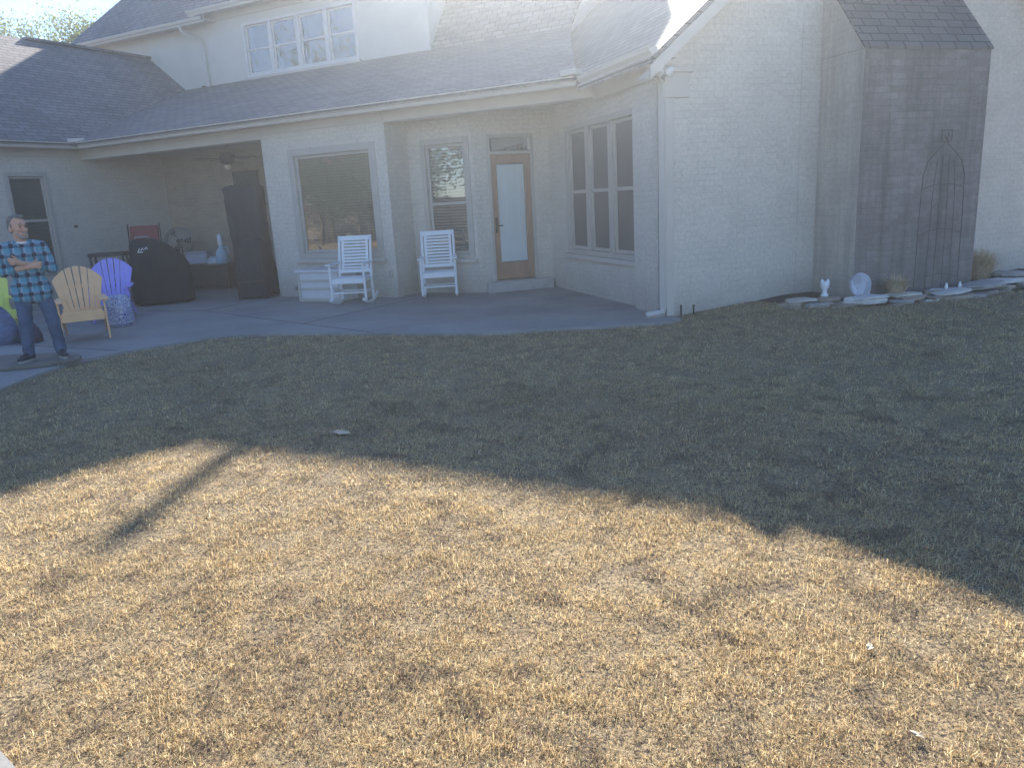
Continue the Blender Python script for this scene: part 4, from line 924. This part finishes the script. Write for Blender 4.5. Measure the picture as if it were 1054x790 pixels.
# trellis
t = empty('iron_trellis', fG(3.44, .86, .1), R(45), 'rusty dark wrought iron trellis standing against the chimney front', 'trellis')
tr_z = 1.62
def bar(pts, name, r_=.0042): b = MB(); b.tube(pts, r_, 6); return b.build(name, M['rust'], t)
arc = [Vector((-.36, 0, 0)), Vector((-.35, 0, 1.0)), Vector((-.33, 0, 1.45)), Vector((-.27, 0, 1.62)), Vector((-.15, 0, 1.73)), Vector((-.03, 0, 1.82)), Vector((0, 0, 1.90))]
b = MB(); b.tube(arc, .0058, 6); b.tube([Vector((-q.x, 0, q.z)) for q in arc], .0058, 6); b.build('arched_frame', M['rust'], t)
for xx in (-.18, -.05, .09, .22): bar([(xx, 0, .02), (xx * .9, 0, 1.2), (xx * .65, 0, 1.70 - abs(xx) * .3)], 'upright')
for zz, w_ in ((.15, .36), (.72, .355), (1.28, .34)): bar([(-w_, 0, zz), (-w_ * .5, 0, zz + .05), (0, 0, zz + .065), (w_ * .5, 0, zz + .05), (w_, 0, zz)], 'crossbar')
b = MB(); b.tube([(-.09, 0, 1.98), (.09, 0, 1.98)], .007, 6); b.tube([(-.08, 0, 1.98), (-.08, 0, 1.86), (.0, 0, 1.83), (.08, 0, 1.86), (.08, 0, 1.98)], .005, 6)
b.tube([Vector((.03 * math.cos(a), 0, 1.92 + .03 * math.sin(a))) for a in [k * .5 for k in range(13)]], .005, 5); b.build('finial', M['rust'], t)
# two tiny white birds on the slab
for k, (ds, lab) in enumerate(((-.06, 'tiny pale bird ornament on the whitish slab, the left one'), (.16, 'tiny pale bird ornament on the whitish slab, the right one'))):
    b = MB(); b.lathe([(.008, 0), (.022, .015), (.02, .04), (.012, .055), (.014, .068), (.001, .08)], seg=10); o = b.build('bird_ornament', M['white'], smooth=True)
    o.location = fG(3.42 + ds, 1.10, .147); tag(o, lab, 'ornament', 'small bird ornaments')
# sprinkler stake by the wall
b = MB(); b.tube([(0, 0, 0), (0, 0, .11)], .01, 8); b.tube([(0, 0, .11), (0, 0, .125)], .018, 8); o = b.build('irrigation_stake', M['metal']); o.location = fG(.32, .12, 0); tag(o, 'short dark irrigation stake in the lawn at the corner of the gable wall', 'stake')

# fallen leaves on the lawn
ml = plain('dry_leaf', (.50, .41, .29), .7, .15, 20)
for i, (x_, y_, s_, lab) in enumerate(((-3.54, 4.07, .055, 'pale curled leaf on the shaded lawn'), (-.01, 2.59, .018, 'pale dry leaf on the sunlit lawn at right'), (.13, 2.17, .015, 'grey dry leaf near the lower right corner of the lawn'))):
    rn = random.Random(i); b = MB(); n_ = 10; vs = [Vector((0, 0, .004))]
    for k in range(n_): a = 2 * math.pi * k / n_; rr = s_ * rn.uniform(.55, .95) * (1.5 if k in (0, 5) else 1); vs.append(Vector((rr * math.cos(a) * 1.2, rr * math.sin(a), .004 * math.sin(k * 2.1) + .004)))
    b.add(vs, [(0, 1 + k, 1 + (k + 1) % n_) for k in range(n_)]); o = b.build('fallen_leaf', ml, fix=False); o.location = (x_, y_, float(lawn_h(np.array(x_), np.array(y_))) + .018); o.rotation_euler = (0.04, .04, i * 1.3)
    sm = o.modifiers.new('thick', 'SOLIDIFY'); sm.thickness = .002; tag(o, lab, 'leaf', 'fallen leaves on the lawn')

# door mat like slab under the man
b = MB(); sp_ = [(-9.9, 4.25), (-9.0, 4.62), (-8.55, 4.98), (-8.42, 5.35), (-8.9, 5.55), (-9.6, 5.25), (-10.3, 4.8)]
b.prism([(x_, y_, .0035) for x_, y_ in smooth_edge([*[Vector(q) for q in sp_], Vector(sp_[0])], 4)[:-1]], (0, 0, .045))
o = b.build('stepping_slab', plain('brown_flagstone', (.17, .15, .125), .85, .3, 5, bmp=.6), bevel=.01); tag(o, 'low brown stone slab under the feet of the standing man', 'slab')

# ================================================================== PERSON
def blob(name, prims, vox, mat, parent, it=6, fac=.5, wr=0, wsc=(14, 14, 22)):
    """union of tapered capsules / ellipsoids, remeshed into one continuous smooth surface"""
    bm = bmesh.new()
    for pr_ in prims:
        if pr_[0] == 'c':
            _, a, b_, r0, r1 = pr_; a = Vector(a); b_ = Vector(b_); d = (b_ - a); L = d.length; q = Vector((0, 0, 1)).rotation_difference(d).to_matrix()
            n_, rr = 16, []
            for t_, r_ in [(-math.cos(x) * r0, math.sin(x) * r0) for x in (0.15, .6, 1.1)] + [(0, r0), (L * .5, (r0 + r1) / 2), (L, r1)] + [(L + math.sin(x) * r1, math.cos(x) * r1) for x in (.45, .95, 1.42)]:
                rr.append([bm.verts.new(a + q @ Vector((r_ * math.cos(2 * math.pi * k / n_), r_ * math.sin(2 * math.pi * k / n_), t_))) for k in range(n_)])
            for i in range(len(rr) - 1):
                for k in range(n_): bm.faces.new((rr[i][k], rr[i][(k + 1) % n_], rr[i + 1][(k + 1) % n_], rr[i + 1][k]))
            bm.faces.new(rr[0][::-1]); bm.faces.new(rr[-1])
        else:
            _, c_, r_, rot = pr_
            mx_ = Matrix.Translation(c_) @ Euler(rot).to_matrix().to_4x4() @ Matrix.Diagonal((*r_, 1)); bmesh.ops.create_uvsphere(bm, u_segments=24, v_segments=14, radius=1, matrix=mx_)
    me = bpy.data.meshes.new(name + '_src'); bm.to_mesh(me); bm.free(); o = bpy.data.objects.new(name, me); COL.objects.link(o)
    rm = o.modifiers.new('r', 'REMESH'); rm.mode = 'VOXEL'; rm.voxel_size = vox; rm.use_smooth_shade = True
    s_ = o.modifiers.new('s', 'SMOOTH'); s_.iterations = it; s_.factor = fac
    dg = bpy.context.evaluated_depsgraph_get(); m2 = bpy.data.meshes.new_from_object(o.evaluated_get(dg)); o.modifiers.clear(); o.data = m2; m2.name = name
    if wr:
        nn = [v.normal.copy() for v in m2.vertices]
        for v, q in zip(m2.vertices, nn):
            c_ = v.co; f_ = mnoise.noise(Vector((c_.x * wsc[0], c_.y * wsc[1], c_.z * wsc[2] + c_.x * 9))) * .6 + (.5 - abs(mnoise.noise(Vector((c_.x * wsc[0] * .6 + 7, c_.y * 8, c_.z * wsc[2] * .7))))) * .8
            v.co = c_ + q * f_ * wr
    m2.materials.clear(); m2.materials.append(mat); m2.polygons.foreach_set('use_smooth', [True] * len(m2.polygons)); o.parent = parent; return o
man = empty('person', (-8.80, 5.19, .048), R(60), 'man in a blue plaid shirt and jeans standing with arms crossed at the patio edge', 'person')
mskin = plain('skin', (.60, .33, .22), .5, .08, 12); mskin.node_tree.nodes['Principled BSDF'].inputs['Subsurface Weight'].default_value = .062
hy = R(32)  # head turned to his left
HC_ = Vector((-.01, -.03, 1.575))
def hp(x_, y_, z_): v_ = Matrix.Rotation(hy, 3, 'Z') @ Vector((x_, y_, z_)); return HC_ + v_
Bp = [('e', HC_ + Vector((0, 0, .03)), (.076, .095, .095), (0, 0, hy)), ('e', hp(0, -.022, -.045), (.058, .070, .066), (0, 0, hy)), ('e', hp(0, -.055, -.085), (.032, .03, .028), (0, 0, hy)),
      ('c', hp(0, -.095, .012), hp(0, -.112, -.026), .009, .015), ('e', hp(0, -.088, .034), (.048, .014, .011), (0, 0, hy)),
      ('e', hp(.038, -.07, -.02), (.024, .022, .02), (0, 0, hy)), ('e', hp(-.038, -.07, -.02), (.024, .022, .02), (0, 0, hy)),
      ('c', hp(-.02, -.092, -.055), hp(.02, -.092, -.055), .009, .009), ('c', hp(-.016, -.090, -.068), hp(.016, -.090, -.068), .009, .009),
      ('e', hp(.078, .005, -.005), (.012, .022, .034), (0, 0, hy)), ('e', hp(-.078, .005, -.005), (.012, .022, .034), (0, 0, hy)),
      ('c', (0, .0, 1.40), HC_ + Vector((0, .01, -.05)), .064, .057), ('e', (0, .0, 1.27), (.17, .105, .16), (0, 0, 0)), ('e', (0, 0, 1.08), (.155, .105, .16), (0, 0, 0)), ('e', (0, 0, .92), (.16, .11, .11), (0, 0, 0)),
      ('c', (-.15, 0, 1.39), (.15, 0, 1.39), .055, .055)]
arms = {-1: ((-.195, .0, 1.365), (-.265, -.02, 1.10), (.045, -.225, 1.145)), 1: ((.195, .0, 1.365), (.275, -.03, 1.10), (-.06, -.215, 1.195))}
for sx, (sh, el, wr) in arms.items():
    Bp += [('c', sh, el, .05, .042), ('c', el, wr, .042, .028)]
    sh, el, wr = Vector(sh), Vector(el), Vector(wr); d = (wr - el).normalized(); up = Vector((0, 0, 1)); out = d.cross(up).normalized() * (1 if sx > 0 else -1)
    pm = wr + d * .045; Bp += [('c', wr, wr + d * .075, .028, .024), ('c', wr + Vector((0, 0, .018)), wr + d * .08 + Vector((0, 0, .03)), .018, .014), ('c', wr - Vector((0, 0, .012)), wr + d * .08 - Vector((0, 0, .022)), .018, .014)]
    back_ = Vector((0, 1, 0))
    for k, fl_ in enumerate((.072, .080, .074, .058)):
        z_ = .034 - k * .022; k0 = wr + d * .085 + Vector((0, 0, z_)); k1 = k0 + d * fl_ * .45 + back_ * .012; k2 = k1 + d * fl_ * .30 + back_ * .03
        Bp += [('c', k0, k1, .0095, .009), ('c', k1, k2, .009, .0078)]
    k0 = wr + d * .02 + Vector((0, 0, .025)); k1 = k0 + d * .04 + Vector((0, -.01, .035)); Bp += [('c', k0, k1, .013, .010), ('c', k1, k1 + d * .03 + Vector((0, 0, .01)), .010, .008)]
legs = {-1: ((-.095, .0, .90), (-.135, -.02, .49), (-.165, .03, .09)), 1: ((.095, .0, .90), (.165, -.05, .49), (.19, -.02, .09))}
for sx, (hp_, kn, an) in legs.items():
    Bp += [('c', hp_, kn, .078, .052), ('c', kn, an, .052, .034), ('c', an, Vector(an) + Vector((0, -.01, -.03)), .034, .03)]
body = blob('body', Bp, .0052, mskin, man, 2)
# plaid shirt
mt, n, l, p = nodes('blue_plaid'); v = coord(n, l); sx_ = n.new('ShaderNodeSeparateXYZ'); l.new(v, sx_.inputs[0])
def bandn(sock, per, ph, width):
    a = n.new('ShaderNodeMath'); a.operation = 'MULTIPLY_ADD'; a.inputs[1].default_value = 1 / per; a.inputs[2].default_value = ph; l.new(sock, a.inputs[0])
    b_ = n.new('ShaderNodeMath'); b_.operation = 'FRACT'; l.new(a.outputs[0], b_.inputs[0]); c_ = n.new('ShaderNodeMath'); c_.operation = 'LESS_THAN'; c_.inputs[1].default_value = width; l.new(b_.outputs[0], c_.inputs[0]); return c_.outputs[0]
dkx = bandn(sx_.outputs[0], .115, .3, .42); dkz = bandn(sx_.outputs[2], .115, .1, .42); wx_ = bandn(sx_.outputs[0], .115, .02, .16); wz_ = bandn(sx_.outputs[2], .115, -.18, .16)
c = mixc(n, l, wx_, (.09, .30, .40), (.52, .64, .72)); 
ml_ = n.new('ShaderNodeMath'); ml_.operation = 'MULTIPLY'; l.new(wz_, ml_.inputs[0]); ml_.inputs[1].default_value = .75; c = mixc(n, l, ml_.outputs[0], c, (.45, .58, .70))
m3 = n.new('ShaderNodeMath'); m3.operation = 'ADD'; l.new(dkx, m3.inputs[0]); l.new(dkz, m3.inputs[1]); m4 = n.new('ShaderNodeMath'); m4.operation = 'MULTIPLY'; l.new(m3.outputs[0], m4.inputs[0]); m4.inputs[1].default_value = .5
c = mixc(n, l, m4.outputs[0], c, (.012, .02, .05)); l.new(c, p.inputs['Base Color']); p.inputs['Roughness'].default_value = .85
l.new(bump(n, l, noise(n, l, v, 9, 4), .6, .02), p.inputs['Normal']); M['plaid'] = mt
Sp = [('e', (0, -.005, 1.28), (.205, .130, .155), (0, 0, 0)), ('e', (0, -.02, 1.10), (.195, .142, .16), (0, 0, 0)), ('e', (0, -.01, .95), (.198, .138, .12), (0, 0, 0)), ('c', (-.15, 0, 1.385), (.15, 0, 1.385), .066, .066), ('c', (-.09, 0, .90), (.09, 0, .90), .128, .128), ('c', (-.10, -.01, .82), (.10, -.01, .82), .13, .13)]
for sx, (sh, el, wr) in arms.items():
    el_ = Vector(el); wr_ = Vector(wr); Sp += [('c', sh, el, .074, .062), ('c', el_, el_.lerp(wr_, .38), .062, .052)]
blob('shirt', Sp, .009, M['plaid'], man, 5, wr=.011)
# collar and undershirt
b = MB()
for sx in (-1, 1): b.add([(sx * .075, .02, 1.455), (sx * .015, -.105, 1.40), (sx * .055, -.135, 1.345), (sx * .115, -.06, 1.425)], [(0, 1, 2, 3)])
o = b.build('collar', M['plaid'], man, fix=False); sm = o.modifiers.new('t', 'SOLIDIFY'); sm.thickness = .008
b = MB(); b.lathe([(.062, 0), (.072, .03), (.066, .036)], (0, -.012, 1.40), 20); b.build('undershirt', M['white'], man, smooth=True)
mj2 = plain('denim', (.055, .095, .165), .85, .4, 5, bmp=.6)
Jp = [('c', (-.085, 0, .86), (.085, 0, .86), .108, .108)]
for sx, (hp_, kn, an) in legs.items(): Jp += [('c', hp_, kn, .100, .080), ('c', kn, Vector(an) + Vector((0, 0, .03)), .080, .066), ('c', Vector(an) + Vector((0, 0, .05)), Vector(an) + Vector((0, -.01, .0)), .070, .066)]
blob('jeans', Jp, .009, mj2, man, 4, wr=.010, wsc=(10, 10, 20))
for sx, foot in ((-1, R(-38)), (1, R(8))):
    an = Vector(legs[sx][2]); Rm = Matrix.Rotation(foot, 3, 'Z'); F_ = lambda x_, y_, z_: Vector((an.x, an.y, 0)) + Rm @ Vector((x_, y_, z_))
    s_ = blob('shoe', [('c', F_(0, .03, .058), F_(0, -.14, .05), .050, .040), ('c', F_(0, .01, .10), F_(0, -.05, .08), .050, .044), ('e', F_(0, -.165, .042), (.044, .055, .03), (0, 0, foot))], .008, plain('dark_sneaker', (.025, .03, .045), .6, .2, 20), man, 3)
    b = MB(); ring = lambda z_, k_: [F_(.046 * k_ * math.cos(a) * (1 - .12 * math.sin(a)), -.07 + .145 * k_ * math.sin(a), z_) for a in [2 * math.pi * q / 24 for q in range(24)]]
    b.loft([ring(0, 1), ring(.026, 1.04)]); b.build('sole', plain('grey_sole', (.38, .37, .35), .7, .1, 10), s_)
mh = plain('grey_hair', (.16, .145, .135), .8, .35, 60, bmp=.8)
blob('hair', [('e', HC_ + Vector((0, 0, .058)) + Matrix.Rotation(hy, 3, 'Z') @ Vector((0, .028, 0)), (.079, .086, .080), (0, 0, hy)), ('e', hp(0, .045, .01), (.078, .062, .075), (0, 0, hy)), ('e', hp(.01, -.040, .108), (.050, .045, .024), (0, 0, hy)), ('c', hp(.074, -.01, .03), hp(.074, -.012, .0), .012, .008), ('c', hp(-.074, -.01, .03), hp(-.074, -.012, .0), .012, .008)], .006, mh, man, 2)
mbd = plain('grey_beard', (.36, .29, .26), .85, .25, 60, bmp=.8)
blob('beard', [('c', hp(-.03, -.078, -.092), hp(.03, -.078, -.092), .02, .02), ('c', hp(.052, -.045, -.05), hp(.03, -.078, -.09), .012, .018), ('c', hp(-.052, -.045, -.05), hp(-.03, -.078, -.09), .012, .018), ('c', hp(-.024, -.098, -.042), hp(.024, -.098, -.042), .007, .007)], .005, mbd, man, 2)
for sx in (-1, 1):
    b = MB(); b.lathe([(.001, -.0065), (.009, -.003), (.009, .003), (.001, .0065)], hp(.03 * sx, -.0905, .014), 12); b.build('eye', plain('dark_eye', (.02, .015, .012), .2), man, smooth=True)
    b = MB(); b.tube([hp(.016 * sx, -.101, .036), hp(.032 * sx, -.1, .041), hp(.047 * sx, -.09, .036)], .0045, 6); b.build('eyebrow', mh, man)
for o in list(man.children) + [g for c_ in man.children for g in c_.children]:
    for v in o.data.vertices:
        t_ = min(1, max(0, (v.co.z - 1.44) / .06)); v.co = Vector((0, -.01, 1.45)) + (v.co - Vector((0, -.01, 1.45))) * (1 + .17 * t_)
man.scale = (.89, .92, .935)
bpy.context.view_layer.update()

# ------------------------------------------------------------------ air: thin scattering volume added to imitate veiling glare of the lens
b = MB(); b.box(-51, 41, -41, 36, -1.06, 11.5)
hz = bpy.data.materials.new('glare_haze_air'); hz.use_nodes = True; hn = hz.node_tree.nodes; hn.remove(hn['Principled BSDF'])
hv = hn.new('ShaderNodeVolumePrincipled'); hv.inputs['Color'].default_value = (.84, .92, 1, 1); hv.inputs['Density'].default_value = GLARE_HAZE; hv.inputs['Anisotropy'].default_value = .76
hz.node_tree.links.new(hv.outputs[0], hn['Material Output'].inputs['Volume'])
tag(b.build('glare_haze', hz), kind='stuff')
